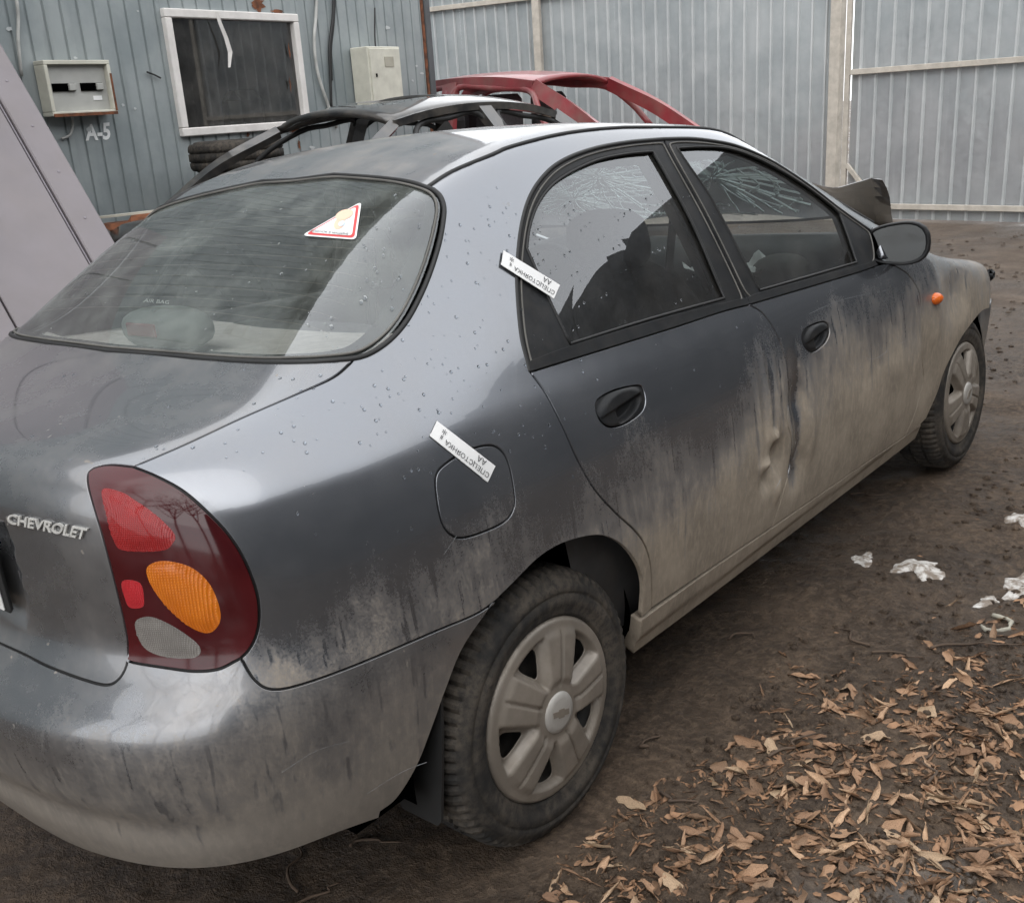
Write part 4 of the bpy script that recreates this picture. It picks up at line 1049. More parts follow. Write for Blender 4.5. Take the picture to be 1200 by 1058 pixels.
# paper labels
def flat_on(name, px, mat, parent, off, n=5):
    q = np.array(px, float); lp = cast(np.vstack([crv(q[[i, (i+1) % len(q)]], n)[:-1] for i in range(len(q))])); return panel(name, lp, DS, mat, parent, res=.012, inset=0, off=off, flange=.0006), lp
def label_strip(q, off, parent):
    q = np.array(q, float)
    st, _ = flat_on('paper_label', q, M['white_paper'], parent, off)
    def sub(a0, a1, b0, b1):   # q = tl, tr, br, bl as seen; writing runs upside down
        g_ = lambda a, b: (1-a)*(1-b)*q[0]+a*(1-b)*q[1]+a*b*q[2]+(1-a)*b*q[3]
        return [g_(a1, b0), g_(a0, b0), g_(a0, b1), g_(a1, b1)]
    text_quad('print', 'СПЕЦСТОЯНКА', sub(.22, .97, .52, .86), M['ink'], st, off+.0012)
    text_quad('print', '#', sub(.13, .17, .50, .78), M['ink'], st, off+.0012)
    text_quad('print', '*', sub(.12, .19, .14, .44), M['ink'], st, off+.0012)
    text_quad('print', 'АА', sub(.72, .86, .10, .42), M['ink'], st, off+.0012)
    return st
label_strip([(511.5,493.8),(579.7,546.2),(570.9,564.8),(503.4,511.3)], .0022, car)
label_strip([(588.4,295.2),(654.1,335.4),(647.1,351.1),(585.9,312)], .006, car)
# child-on-board sign on the rear window
def rwp(px, off=.002):
    P = cast(px); return P+grad(P)*off
def on_window(name, px, mat, parent, off):
    lp = cast(px); return panel(name, lp, DW, mat, parent, res=.012, inset=0, off=off, flange=0)
tri = np.array([(353.5,276.5),(424,236.5),(417.5,281.5)])
def rounded(t, r=.10):
    out = []
    for i in range(3):
        a, b, c = t[i-1], t[i], t[(i+1) % 3]; p = b+(a-b)*r; q = b+(c-b)*r
        out += [(1-s)**2*p+2*s*(1-s)*b+s*s*q for s in np.linspace(0, 1, 5)]
    return np.array(out)
def scl(t, k): c = t.mean(0); return c+(t-c)*k
def dens(p): return np.vstack([crv(p[[i, (i+1) % len(p)]], 3)[:-1] for i in range(len(p))])
sg = on_window('window_sign', dens(rounded(tri)), M['white_paper'], rw, .001)
on_window('red_border', dens(rounded(scl(tri, .90))), M['red_print'], sg, .0018)
on_window('white_field', dens(rounded(scl(tri, .77))), M['white_paper'], sg, .0026)
def ell(c, a, b, rot, n=16): return np.array([(c[0]+a*math.cos(t)*math.cos(rot)-b*math.sin(t)*math.sin(rot), c[1]+a*math.cos(t)*math.sin(rot)+b*math.sin(t)*math.cos(rot)) for t in np.linspace(0, 2*math.pi, n, endpoint=False)])
on_window('baby_body', ell((398.5,263.5), 8.0, 5.5, -.9), M['skin_print'], sg, .0034)
on_window('baby_head', ell((404.5,253.5), 11, 5.6, -.35), M['skin_print'], sg, .0038)
on_window('nappy', ell((401.5,264), 4.2, 2.8, -.5), M['blue_print'], sg, .0042)
text_quad('print', 'РЕБЕНОК В МАШИНЕ', [(364.5,273.2),(409,277.3),(410,274.6),(365.8,270.5)], M['ink'], sg, .0036)
# AIR BAG print inside the glass
text_quad('print', 'AIR BAG', [(163.5,349.5),(193.5,351.5),(194.5,347.5),(165.5,345)], M['white_paper'], rw, -.012)
# scratches and scuffs on the doors
sc = MB()
for px, r in (([(1012,418),(1022,421),(1032,417),(1040,411)], .0016), ([(1052,404),(1064,398)], .0010), ([(903,592),(908,575),(916,560)], .0016), ([(948,368),(985,352),(1040,340)], .0008), ([(520,650),(535,628)], .0008), ([(330,905),(370,880),(410,868)], .0008), ([(430,930),(470,905),(500,893)], .0010), ([(220,620),(228,606)], .0010)):
    q = pcrv(px, 5); sc.tube(q-grad(q)*r*.45, r*.62, 4)
so = sc.build('scratch', M['scuff'], car); so['kind'] = 'stuff'
# rain drops
rr = rs(11); db = MB(); Q = []
while len(Q) < 420:
    x_, y_ = rr.uniform(20, 880), rr.uniform(215, 640)
    dens_ok = (y_ < 560 and 420 < x_ < 640) or (y_ < 540 and rr.random() < .35) or rr.random() < .05
    if dens_ok: Q.append((x_, y_))
PD = cast(Q); ND = grad(PD); okd = (ND[:, 2] > .12) & (F(PD) < .002)
for P_, n_ in zip(PD[okd], ND[okd]):
    r = rr.choice((.0015, .002, .0025, .0035)); e1 = nrm(np.cross(n_, (0, .3, 1.))); e2 = np.cross(n_, e1); v = []; na = 7
    for i in range(3):
        ph = i*math.pi/2/3; v += [P_+n_*(r*.55*math.sin(ph)-.0004)+(e1*math.cos(a)+e2*math.sin(a)*1.15)*r*math.cos(ph) for a in np.linspace(0, 2*math.pi, na, endpoint=False)]
    v.append(P_+n_*r*.55)
    f = [(i*na+k, i*na+(k+1) % na, (i+1)*na+(k+1) % na, (i+1)*na+k) for i in range(2) for k in range(na)]+[(2*na+k, 2*na+(k+1) % na, 3*na) for k in range(na)]
    db.add(v, f)
do = db.build('rain_drops', M['drop'], car, True); do['kind'] = 'stuff'

# ================================================================== the yard
def basis(z): z = nrm(z); return z
def level(v): v = np.array(v, float); v = v-UP*(v@UP); return nrm(v)
def frame_matrix(right, fwd, up, loc):
    return Matrix([[right[i], fwd[i], up[i], loc[i]] for i in range(3)]+[[0, 0, 0, 1]])
# ---- corrugated workshop wall
EW = level(pixdir([(1460, -10)])[0]); NW = nrm(np.cross(EW, UP)); W0 = np.array([-4.3, 1.5, 0.])
def WP(s, h, d=0.): return W0+EW*s+UP*h+NW*d
def onwall(px, py, d=0.):
    v = pixdir([(px, py)])[0]; t = ((W0+NW*d-CAM)@NW)/(v@NW); P = CAM+v*t; return (P-W0)@EW, (P-W0)@UP
def corrug(name, O, e, u, n, width, height, pitch, top, base, depth, mat, parent, start=0., thick=.0):
    """profiled sheet: ribs of height 'depth' standing towards n"""
    prof = [(0., 0.)]; s = start
    while s < width:
        for a, d in ((s, 0), (s+(base-top)/2, depth), (s+(base+top)/2, depth), (s+base, 0)):
            if 0 < a < width: prof.append((a, d))
        s += pitch
    prof.append((width, 0.)); v = []; rows = 7
    for j in range(rows+1):
        for a, d in prof: v.append(O+e*a+u*(height*j/rows)+n*(d+.002*math.sin(a*5+j*1.7)*(0 < j < rows)))
    m = len(prof); f = [(j*m+i, j*m+i+1, (j+1)*m+i+1, (j+1)*m+i) for j in range(rows) for i in range(m-1)]
    if mat is M['galv']:
        fm = [int(max(prof[i][1], prof[i+1][1]) > .001) for j in range(rows) for i in range(m-1)]  # rib faces get the paler zinc as a painted highlight
        return mesh(name, v, f, None, parent, mats=[mat, M['rib']], fmat=fm)
    o = mesh(name, v, f, mat, parent); return o
shop = tag(empty('workshop_building'), 'grey-blue corrugated metal workshop with a white framed window and A-5 painted on it', 'building')
sA, sB, hA, hB = 1.150, 2.370, 1.625, 2.425      # window opening
TOPH = 5.1
s = -9.0; bounds = []
while s < 3.93:
    e_ = min(s+1.14, 3.93); bounds.append((s, e_)); s = e_
def sheet(s0, s1, h0, h1):
    if s1-s0 < .01 or h1-h0 < .01: return
    ph = (-(s0+9.0)) % .115
    corrug('cladding_sheet', WP(s0, h0), EW, UP, NW, s1-s0, h1-h0, .115, .010, .020, -.011, M['wall'], shop, start=ph-.02 if ph > .025 else ph)
for s0, s1 in bounds:
    if s1 < sA or s0 > sB: sheet(s0, s1, -.3, TOPH)
    else:
        sheet(s0, min(s1, sA), -.3, TOPH) if s0 < sA else None
        a, b = max(s0, sA), min(s1, sB); sheet(a, b, -.3, hA); sheet(a, b, hB, TOPH)
        sheet(max(s0, sB), s1, -.3, TOPH) if s1 > sB else None
# far end wall, roof, rusty corner
corrug('cladding_sheet', WP(3.93, -.3), -NW, UP, EW, 6., TOPH+.3, .19, .012, .026, -.011, M['wall'], shop)
MB().box(WP(-2.5, TOPH+.05, -3.), (13.2, 6.6, .12), [EW, NW, UP]).build('roof_slab', M['shed'], shop)
MB().box(WP(3.965, 2.4, -.03), (.075, .10, 5.4), [EW, NW, UP], bev=.008).build('corner_trim', M['shed'], shop)
MB().box(WP(3.90, 2.4, .006), (.030, .012, 5.4), [EW, NW, UP]).build('rusty_edge', M['rust'], shop)
# window: frame bars, pane, room behind
fw = .055
wf = MB(); 
for (c, sz) in ((((sA+sB)/2, hB-fw/2), (sB-sA, fw)), (((sA+sB)/2, hA+fw/2), (sB-sA, fw)), ((sA+fw/2, (hA+hB)/2), (fw, hB-hA-2*fw-.002)), ((sB-fw/2, (hA+hB)/2), (fw, hB-hA-2*fw-.002))):
    MB().box(WP(*c, .005), (sz[0], .07, sz[1]), [EW, NW, UP], bev=.006).build('window_frame', M['white_frame'], shop)
pv = [WP(sA+.04, hA+.04, -.006), WP(sB-.04, hA+.04, -.006), WP(sB-.04, hB-.04, -.006), WP(sA+.04, hB-.04, -.006)]
mesh('window_pane', pv, [(0, 1, 2, 3)], M['house_glass'], shop)
rm_ = MB(); q = [WP(a, b, d) for d in (-.05, -1.6) for a, b in ((sA-.3, hA-.6), (sB+.3, hA-.6), (sB+.3, hB+.3), (sA-.3, hB+.3))]
rm_.add(q, [(4, 5, 6, 7), (0, 4, 7, 3), (1, 2, 6, 5), (0, 1, 5, 4), (3, 7, 6, 2)]); rm_.build('room_interior', M['room'], shop)
a0 = onwall(310, 128); MB().box(WP(a0[0], hA+.14, -.22), (.34, .2, .30), [EW, NW, UP], bev=.07).build('sack', M['sack'], shop, True)
for k in range(3): MB().box(WP(sA+.15+.14*k, hA+.35, -.9), (.06, .3, 1.0), [EW, NW, UP]).build('shelf_post', M['wood'], shop)
for k in range(3): MB().box(WP(sA+.3, hA+.05+.28*k, -.9), (.6, .3, .03), [EW, NW, UP]).build('shelf_board', M['wood'], shop)
st = [onwall(*p) for p in ((248,15),(252,28),(259,45),(264,62),(263,80))]
stv = []
for (a, b), wd in zip(st, (.010, .012, .014, .016, .006)): stv += [WP(a-wd, b, .045), WP(a+wd, b, .055)]
mesh('peeling_strip', stv, [(2*i, 2*i+1, 2*i+3, 2*i+2) for i in range(4)], M['white_frame'], shop)
# rust blooms and screws round the window
rr = rs(3)
def blotch(c, r, mat, parent, d, seed, n=18, sx=1., sy=1.):
    q = rs(seed); return mesh('rust_patch', [WP(c[0], c[1], d)]+[WP(c[0]+sx*r*q.uniform(.45, 1.2)*math.cos(a), c[1]+sy*r*q.uniform(.45, 1.2)*math.sin(a), d) for a in np.linspace(0, 2*math.pi, n, endpoint=False)], [(0, 1+i, 1+(i+1) % n) for i in range(n)], mat, parent)
for i, (px, py, r, sx, sy) in enumerate(((303,6,.05,1.3,1.),(325,14,.04,2.,.4),(345,152,.05,1.2,.8),(350,170,.03,.5,1.2),(290,158,.018,1,1),(338,60,.02,.5,3.),(339,100,.02,.5,3.))):
    blotch(onwall(px, py), r, M['rust'], shop, .004+.001*i, 40+i, sx=sx, sy=sy)
# painted mark
def wall_text(s_, quad, mat, parent):
    v, f = text_mesh(s_, bold=.035); lo, hi = v.min(0), v.max(0); a = (v[:, 0]-lo[0])/(hi[0]-lo[0]); b = (v[:, 1]-lo[1])/(hi[1]-lo[1]); q = [np.array(onwall(*p)) for p in quad]
    W = [WP(*((1-i)*(1-j)*q[0]+i*(1-j)*q[1]+i*j*q[2]+(1-i)*j*q[3]), .004) for i, j in zip(a, b)]; return mesh('painted_mark', W, f, mat, parent)
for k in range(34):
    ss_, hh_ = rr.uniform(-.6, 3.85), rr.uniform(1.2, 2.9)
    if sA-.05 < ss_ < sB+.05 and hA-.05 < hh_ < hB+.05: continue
    o = blotch((ss_, hh_), rr.uniform(.008, .022), M['rib'], shop, .0025+.0001*k, 300+k, n=9, sx=rr.uniform(.6, 1.8), sy=rr.uniform(.4, .9)); o.name = 'dent_highlight'  # small pale patches paint the glints of dents in the wall
wall_text('A-5', [(100,165.5),(129,164),(128.5,143.5),(98.5,146.5)], M['whitepaint'], shop)
# conduits
for pts, r, mt in (([(369,-8),(368,20),(366,50),(370,85),(381,120),(392,150)], .012, 'cable_grey'), ([(389,-8),(388,20),(384,55),(385,90),(386,128)], .011, 'cable_black'), ([(391,-8),(389,30),(386,60),(387,95)], .006, 'cable_black'), ([(16,-8),(19,20),(19,50),(23,90)], .010, 'cable_grey'), ([(437,10),(437,40),(438,58)], .006, 'cable_black'), ([(80,128),(83,145),(80,158),(70,163)], .008, 'cable_grey'), ([(170,85),(178,88),(186,92)], .006, 'cable_black')):
    P = [WP(*onwall(*p), .02) for p in pts]; MB().tube(crv(P, 5), r, 8).build('conduit', M[mt], shop, True)
# open breaker box
b0, b1 = onwall(38, 78), onwall(125, 129); cs_, ch_ = (b0[0]+b1[0])/2, (b0[1]+b1[1])/2; bw, bh = abs(b1[0]-b0[0]), .31
fb_ = tag(empty('breaker_box', WP(cs_, ch_, .01)), 'open cream breaker box with rusty rim on the corrugated wall', 'electrical box')
def loc_(o): o.matrix_parent_inverse = Matrix.Translation(-Vector(o.parent.location)); return o
BX = [EW, NW, UP]
for c, sz in (((0, bh/2-.012), (bw, .024)), ((0, -bh/2+.012), (bw, .024)), ((-bw/2+.012, 0), (.024, bh-.05)), ((bw/2-.012, 0), (.024, bh-.05))):
    loc_(MB().box(WP(cs_+c[0], ch_+c[1], .06), (sz[0], .10, sz[1]), BX, bev=.003).build('box_rim', M['cream'], fb_))
loc_(MB().box(WP(cs_, ch_, .07), (bw-.05, .01, bh-.05), BX).build('cover_plate', M['grey_box'], fb_))
for k in (-.10, .09):
    loc_(MB().box(WP(cs_+k, ch_+.005, .078), (.15, .012, .045), BX).build('breaker_slot', M['dark'], fb_)); loc_(MB().box(WP(cs_+k+.05, ch_+.005, .088), (.045, .02, .04), BX, bev=.004).build('breaker', M['grey_box'], fb_))
loc_(MB().box(WP(cs_+.12, ch_-.06, .077), (.06, .004, .025), BX).build('paper_tag', M['white_paper'], fb_))
loc_(MB().box(WP(cs_, ch_-bh/2+.004, .113), (bw*.98, .004, .018), BX).build('rust_streak', M['rust'], fb_))
loc_(MB().box(WP(cs_+bw/2-.008, ch_-.03, .113), (.012, .004, bh*.7), BX).build('rust_streak', M['rust'], fb_))
# closed meter box
b0, b1 = onwall(416, 57), onwall(455, 119); cs_, ch_ = (b0[0]+b1[0])/2-.05, (b0[1]+b1[1])/2-.01; bw, bh = .40, .43
mb_ = tag(empty('meter_box', WP(cs_, ch_, .01)), 'closed white meter box with a small inspection window', 'electrical box')
loc_(MB().box(WP(cs_, ch_, .10), (bw, .18, bh), BX, bev=.006).build('cabinet', M['cream'], mb_))
loc_(MB().box(WP(cs_, ch_, .195), (bw-.03, .012, bh-.03), BX, bev=.004).build('cabinet_door', M['cream'], mb_))
loc_(MB().box(WP(cs_+.04, ch_+.10, .203), (.11, .006, .075), BX).build('inspection_window', M['sack'], mb_)); loc_(MB().box(WP(cs_-.13, ch_, .205), (.012, .01, .025), BX).build('lock', M['dark'], mb_))

# ---- fence of profiled sheet
def base_of(P): return P-UP*((P[2]-ground_z(P[0], P[1]))/UP[2])
G_ = base_of(at_depth(976, 124, 11.8)); K_ = base_of(at_depth(634, 147, 13.6)); L_ = base_of(at_depth(470, 158, 14.6)); 
FH = 3.3
def fence(name, label, A, B, rails, posts):
    r = tag(empty(name, tuple(A)), label, 'fence', 'profiled sheet fence round the yard'); inv = Matrix.Translation(-Vector(A))
    e = level(B-A); n = nrm(np.cross(e, UP)); n = n if n@(CAM-A) > 0 else -n; L = float(np.linalg.norm(B-A)); s = 0
    sgn = 1
    while s < L-.02:
        w_ = min(1.1, L-s); o = corrug('fence_sheet', A+e*s-UP*.25, e, UP, n, w_, FH+.25, .157, .016, .040, .020, M['galv'], r, start=.05); o.matrix_parent_inverse = inv; s += 1.1
    for h in rails:
        o = MB().box(A+e*L/2+UP*h+n*.045, (L, .04, .06), [e, n, UP], bev=.004).build('rail', M['rail'], r); o.matrix_parent_inverse = inv
    for t in posts:
        o = MB().box(A+e*t+UP*(FH/2-.1)+n*.06, (.10, .08, FH+.2), [e, n, UP], bev=.006).build('post', M['rail'], r); o.matrix_parent_inverse = inv
    return e, n
fence('metal_fence', 'galvanised sheet fence between the corner post and the gate', K_, G_, (2.80,), (.05,))
fence('metal_fence', 'galvanised sheet fence running behind the workshop corner', L_, K_, (2.80, 3.02), ())
# gate leaf and gate post
EG = level(-pixdir([(-665, 171)])[0]); GA = base_of(at_depth(992.5, 120, 11.65)); NG = nrm(np.cross(EG, UP)); NG = NG if NG@(CAM-GA) > 0 else -NG
gp = tag(mesh('gate_post', [], []), 'cream painted steel gate post', 'post'); bpy.data.objects.remove(gp)
pp = MB().box(base_of(at_depth(979, 120, 11.7))+UP*1.75, (.13, .13, 3.7), [EG, NG, UP], bev=.008).build('gate_post', M['rail']); tag(pp, 'cream painted steel post that the gate hangs on', 'post')
gate = tag(empty('metal_gate', tuple(GA)), 'galvanised sheet gate leaf in a cream steel frame', 'gate'); inv = Matrix.Translation(-Vector(GA))
GL = 5.2; s = .05
while s < GL-.05:
    w_ = min(1.1, GL-s); o = corrug('gate_sheet', GA+EG*s+UP*.02, EG, UP, NG, w_, 3.2, .185, .016, .040, .020, M['galv'], gate, start=.08); o.matrix_parent_inverse = inv; s += 1.1
def gbar(nm, p, q, w_=.06, d=.045):
    P = GA+EG*p[0]+UP*p[1]+NG*d; Q = GA+EG*q[0]+UP*q[1]+NG*d; e = nrm(Q-P); u = nrm(np.cross(NG, e)); o = MB().box((P+Q)/2, (float(np.linalg.norm(Q-P)), .04, w_), [e, NG, u], bev=.004).build(nm, M['rail'], gate); o.matrix_parent_inverse = inv
gbar('gate_stile', (.02, .08), (.02, 3.2)); gbar('gate_stile', (GL, .08), (GL, 3.2)); gbar('gate_rail', (.05, .16), (GL, .16)); gbar('gate_rail', (.05, 1.62), (GL, 1.62)); gbar('gate_rail', (.05, 3.15), (GL, 3.15))
gbar('gate_brace', (.05, .62), (.42, .20), .05); gbar('gate_brace', (.05, 2.55), (.42, 2.95), .05)
# dark shed along the yard's other side (it stands out of the picture but mirrors in paint and glass)
shed = tag(empty('unseen_shed', (7.2, 2, 0)), 'unseen long dark clad shed along the open side of the yard', 'building'); 
inv = Matrix.Translation(-Vector((7.2, 2, 0)))
for k in range(16):
    o = corrug('unseen_shed_board', np.array([7.2, -8+1.3*k, -.6]), np.array([0, 1., 0]), np.array([0, 0, 1.]), np.array([-1., 0, 0]), 1.29, 6.6+.25*math.sin(k*1.3), 1.3, .05, .06, .003, M['shed'], shed, start=.05); o.matrix_parent_inverse = inv
o = MB().box((5.6, 11.6, 2.6), (6.2, 1.2, 6.2)).build('added_shed_wing', M['shed'], shed); o.matrix_parent_inverse = inv  # wing added out of view to darken what the side windows reflect
o = MB().box((10.2, 2.4, 3.0), (5.9, 20.6, 5.6)).build('unseen_shed_body', M['shed'], shed); o.matrix_parent_inverse = inv

# ---- sheet metal panel leaning on the workshop
XF, MS, Y0 = -1.9, .691, 1.123
LN = nrm((1, 0, MS)); LU = nrm((-MS, 0, 1)); LE = np.array([0, 1., 0])
def LP(a, h, d=0.): return np.array([XF-MS*h, Y0-a, h])+LN*d
XF += 0
lp = tag(empty('sheet_panel', tuple(LP(1.2, .02))), 'mauve-grey sheet metal door leaf leaning against the workshop wall', 'panel'); inv = Matrix.Translation(-Vector(LP(1.2, .02)))
AXL = [LE, LU, LN]; HL = 3.0
def lbox(nm, a0, a1, h0, h1, d, th, mat, bev=.003):
    c = (LP(a0, h0)+LP(a1, h1))/2+LN*d; o = MB().box(c, (a1-a0, (h1-h0)*math.sqrt(1+MS*MS), th), AXL, bev=bev).build(nm, M[mat], lp); o.matrix_parent_inverse = inv
lbox('edge_strip', 0, .150, .02, HL, 0, .045, 'sheet', .006); lbox('edge_fold', .157, .166, .02, HL, -.004, .03, 'stain'); lbox('edge_gap', .150, .176, .02, HL, -.016, .01, 'rubber')
for k in range(12):
    o = MB().lathe([(.007, 0), (.006, .003), (0, .0035)], LP(.075, .35+.22*k, .0222), LN, 10).build('rivet', M['stain'], lp); o.matrix_parent_inverse = inv
lbox('door_skin', .176, .62, .02, HL, 0, .045, 'sheet', .004); lbox('seam_gap', .62, .63, .02, HL, -.012, .02, 'dark'); lbox('door_skin', .63, 2.6, .02, HL, 0, .045, 'sheet', .004)
# ---- old tyres stacked by the wall
def tyre_stack(c, n, group, label, seed):
    q = rs(seed); base = ground_z(c[0], c[1]); hgt = .196
    v0, f0 = tyre_mesh(.19, .30, .19, 128); me = None
    for k in range(n):
        loc = np.array([c[0]+q.uniform(-.02, .02), c[1]+q.uniform(-.02, .02), base])+UP*(hgt*(k+.5)+.006*k)
        if me is None: o = mesh('old_tyre', v0, f0, M['tyre'], None, True); me = o.data
        else: o = bpy.data.objects.new('old_tyre', me); C.objects.link(o)
        o.matrix_world = Matrix.Translation(Vector(loc)) @ Vector(UP).to_track_quat('X', 'Z').to_matrix().to_4x4() @ Matrix.Rotation(q.uniform(0, 6), 4, 'X'); tag(o, label % ('topmost', 'second from the top', 'third from the top', 'fourth from the top', 'third from the bottom', 'second from the bottom', 'lowest')[n-1-k], 'tyre', group)
tc = at_depth(270, 190, 6.7); tyre_stack((tc[0], tc[1]), 7, 'old tyres stacked under the workshop window', 'worn dusty tyre, %s in the stack under the workshop window', 4)
# ---- rusty axle housing on a steel drum by the wall
sc_ = at_depth(150, 268, 5.5); gzs = ground_z(sc_[0], sc_[1])
dr = tag(empty('oil_drum', (sc_[0], sc_[1], gzs)), 'rusty steel drum by the workshop wall', 'drum'); inv = Matrix.Translation(-Vector((sc_[0], sc_[1], gzs)))
pr = [(0, .0), (.29, .0), (.29, .25), (.302, .26), (.29, .27), (.29, .5), (.302, .51), (.29, .52), (.29, .80), (.0, .80)]
o = MB().lathe(pr, (sc_[0], sc_[1], gzs), UP, 28).build('drum_shell', M['rust'], dr); o.matrix_parent_inverse = inv
zt = gzs+.805; ge = tag(empty('scrap_gearbox', (sc_[0], sc_[1], zt)), 'rusty scrap gearbox casing lying on the steel drum', 'scrap'); inv = Matrix.Translation(-Vector((sc_[0], sc_[1], zt)))
gb = MB(); c0 = np.array([sc_[0], sc_[1], zt]); RH = nrm((RX[0], RX[1], 0)); FH_ = nrm((-DZ[0], -DZ[1], 0)); UPH = np.array([0, 0, 1.])
for (a, b, c_, w_, d_, h_) in ((0, 0, .13, .34, .26, .22), (.14, .02, .22, .22, .18, .10), (-.15, .03, .10, .14, .20, .16), (.20, -.02, .12, .12, .2, .14)):
    gb.box(c0+RH*a+FH_*b+UPH*c_, (w_, d_, h_), [RH, FH_, UPH], bev=.03)
o = gb.build('casing', M['rust'], ge); o.matrix_parent_inverse = inv
for a, b, h in ((-.10, .16, .17), (.06, .16, .15)):
    o = MB().lathe([(.02, -.02), (.02, .01), (.055, .015), (.06, -.03)], c0+RH*a+FH_*b+UPH*h, FH_, 18).build('flange_hole', M['steel'], ge, True); o.matrix_parent_inverse = inv
o = MB().box(c0+RH*.02+UPH*.275, (.46, .06, .012), [RH, FH_, UPH]).build('cover_strip', M['cream'], ge); o.matrix_parent_inverse = inv

# ---- stripped cars behind
def strip_bar(P, w_, d_, side):
    """pillar: flat tapered bar through the points P; w_ along 'side', d_ across"""
    v = []; f = []; m = len(P)
    for i in range(m):
        t = nrm(P[min(i+1, m-1)]-P[max(i-1, 0)]); a = np.array(side, float); a = nrm(a-t*(a@t)); b = np.cross(t, a); ww = w_[i] if hasattr(w_, '__len__') else w_
        v += [P[i]+a*ww/2+b*d_/2, P[i]-a*ww/2+b*d_/2, P[i]-a*ww/2-b*d_/2, P[i]+a*ww/2-b*d_/2]
    for i in range(m-1):
        for k in range(4): f.append((i*4+k, i*4+(k+1) % 4, i*4+4+(k+1) % 4, i*4+4+k))
    f += [(3, 2, 1, 0), (4*m-4, 4*m-3, 4*m-2, 4*m-1)]
    return v, f
def shell(name, label, mat, mw, H, yr, yf, hw, rear, front, belt, body, sunroof=False, wheels=False, bpill=None):
    r = tag(empty(name), label, 'car'); r.matrix_world = mw
    nx, ny = 16, 20
    def RP(u, t): # u -1..1, t 0..1 rear->front
        x = hw*u*(1-.05*abs(2*t-1)**2); y = yr+(yf-yr)*t+.05*(1-u*u)*(1 if t > .5 else -1)*abs(2*t-1)**3
        z = H-.055*u*u-.07*abs(2*t-.95)**2.2-.02*abs(u)**6; return np.array([x, y, z])
    hole = (lambda i, j: 4 <= i < nx-4 and 3 <= j < 9) if sunroof else (lambda i, j: False)
    v = [RP(-1+2*i/nx, j/ny) for i in range(nx+1) for j in range(ny+1)]
    f = [(i*(ny+1)+j, (i+1)*(ny+1)+j, (i+1)*(ny+1)+j+1, i*(ny+1)+j+1) for i in range(nx) for j in range(ny) if not hole(i, j)]
    ro = mesh('roof', v, f, mat, r, True); s_ = ro.modifiers.new('t', 'SOLIDIFY'); s_.thickness = .03; s_.offset = -1
    if sunroof:
        v = [RP(-1+2*i/nx, j/ny)-np.array([0, 0, .02]) for i in range(4, nx-3) for j in range(3, 10)]
        mesh('sunroof_panel', v, [(i*7+j, (i+1)*7+j, (i+1)*7+j+1, i*7+j+1) for i in range(nx-8) for j in range(6)], M['frit'], r, True)
    for sg in (1, -1):
        tr_, tf_ = RP(sg, 0)-np.array([0, 0, .02]), RP(sg, 1)-np.array([0, 0, .02])
        bR = np.array([sg*rear[0], rear[1], belt]); bF = np.array([sg*front[0], front[1], belt-.10])
        mid = lambda a, b, k: (a+b)/2+np.array([sg*.02, 0, k])
        for nm, P, ww in (('rear_pillar', crv([tr_, mid(tr_, bR, .035), bR], 5), .055 if sunroof else .20), ('front_pillar', crv([tf_, mid(tf_, bF, .03), bF], 5), .10 if sunroof else .13)):
            v, f = strip_bar(P, ww, .05, (0, 1, 0)); mesh(nm, v, f, mat, r)
        by = bpill if bpill is not None else (yr+yf)/2
        tb = RP(sg, (by-yr)/(yf-yr))-np.array([0, 0, .02]); v, f = strip_bar([tb, (tb+np.array([sg*body[3][1]*.97, by+.08, belt]))/2+np.array([sg*.02, 0, 0]), np.array([sg*body[3][1]*.97, by+.08, belt])], .10, .05, (0, 1, 0)) if sunroof else strip_bar([tb, (tb+np.array([sg*body[3][1]*.97, by+.08, belt]))/2+np.array([sg*.02, 0, 0]), np.array([sg*body[3][1]*.97, by+.08, belt])], .17, .06, (0, 1, 0)); mesh('door_pillar', v, f, mat, r)
        P = crv([RP(sg, t)-np.array([0, 0, .012]) for t in np.linspace(0, 1, 7)], 3); v, f = strip_bar(P, .05, .04 if sunroof else .09, (1, 0, 0)); mesh('roof_rail', v, f, mat, r)
        # window frames of the doors
        for (ya, yb) in ((yr+.12, by-.02), (by+.06, yf-.02)):
            A_, B_ = RP(sg, (ya-yr)/(yf-yr)), RP(sg, (yb-yr)/(yf-yr)); bw_ = body[3][1]*.96
            lo_a = np.array([sg*bw_, ya-(.25 if ya < by else -.04), belt]); lo_b = np.array([sg*bw_, yb+(.05 if yb <= by else .35), belt])
            P = crv([lo_a, (lo_a+A_)/2+np.array([sg*.03, -.02, .02]), A_+np.array([sg*.012, .05, -.05]), (A_+B_)/2+np.array([sg*.012, 0, -.045]), B_+np.array([sg*.012, -.03, -.05]), (lo_b+B_)/2+np.array([sg*.03, .0, .0]), lo_b], 4); MB().tube(P, .016 if sunroof else .03, 8).build('door_frame', M['rubber'] if sunroof else mat, r, True)
    if not sunroof:
        for sg in (1, -1):
            for yy in (.05, .95): MB().box((sg*.34, yy, .92), (.46, .16, .62), bev=.05).build('seat', M['seat'], r)
        MB().box((0, -.42, .80), (1.2, .3, .5), bev=.04).build('rear_shelf', M['dash'], r)
    # lower body in lofted sections
    v = []; m = 14
    for (y, w_, z0, z1) in body:
        for k in range(m):
            a = 2*math.pi*k/m+math.pi/m; e = 3.5; ca, sa = math.cos(a), math.sin(a); q = (abs(ca)**e+abs(sa)**e)**(-1/e); v.append((w_*q*ca, y, (z0+z1)/2+(z1-z0)/2*q*sa))
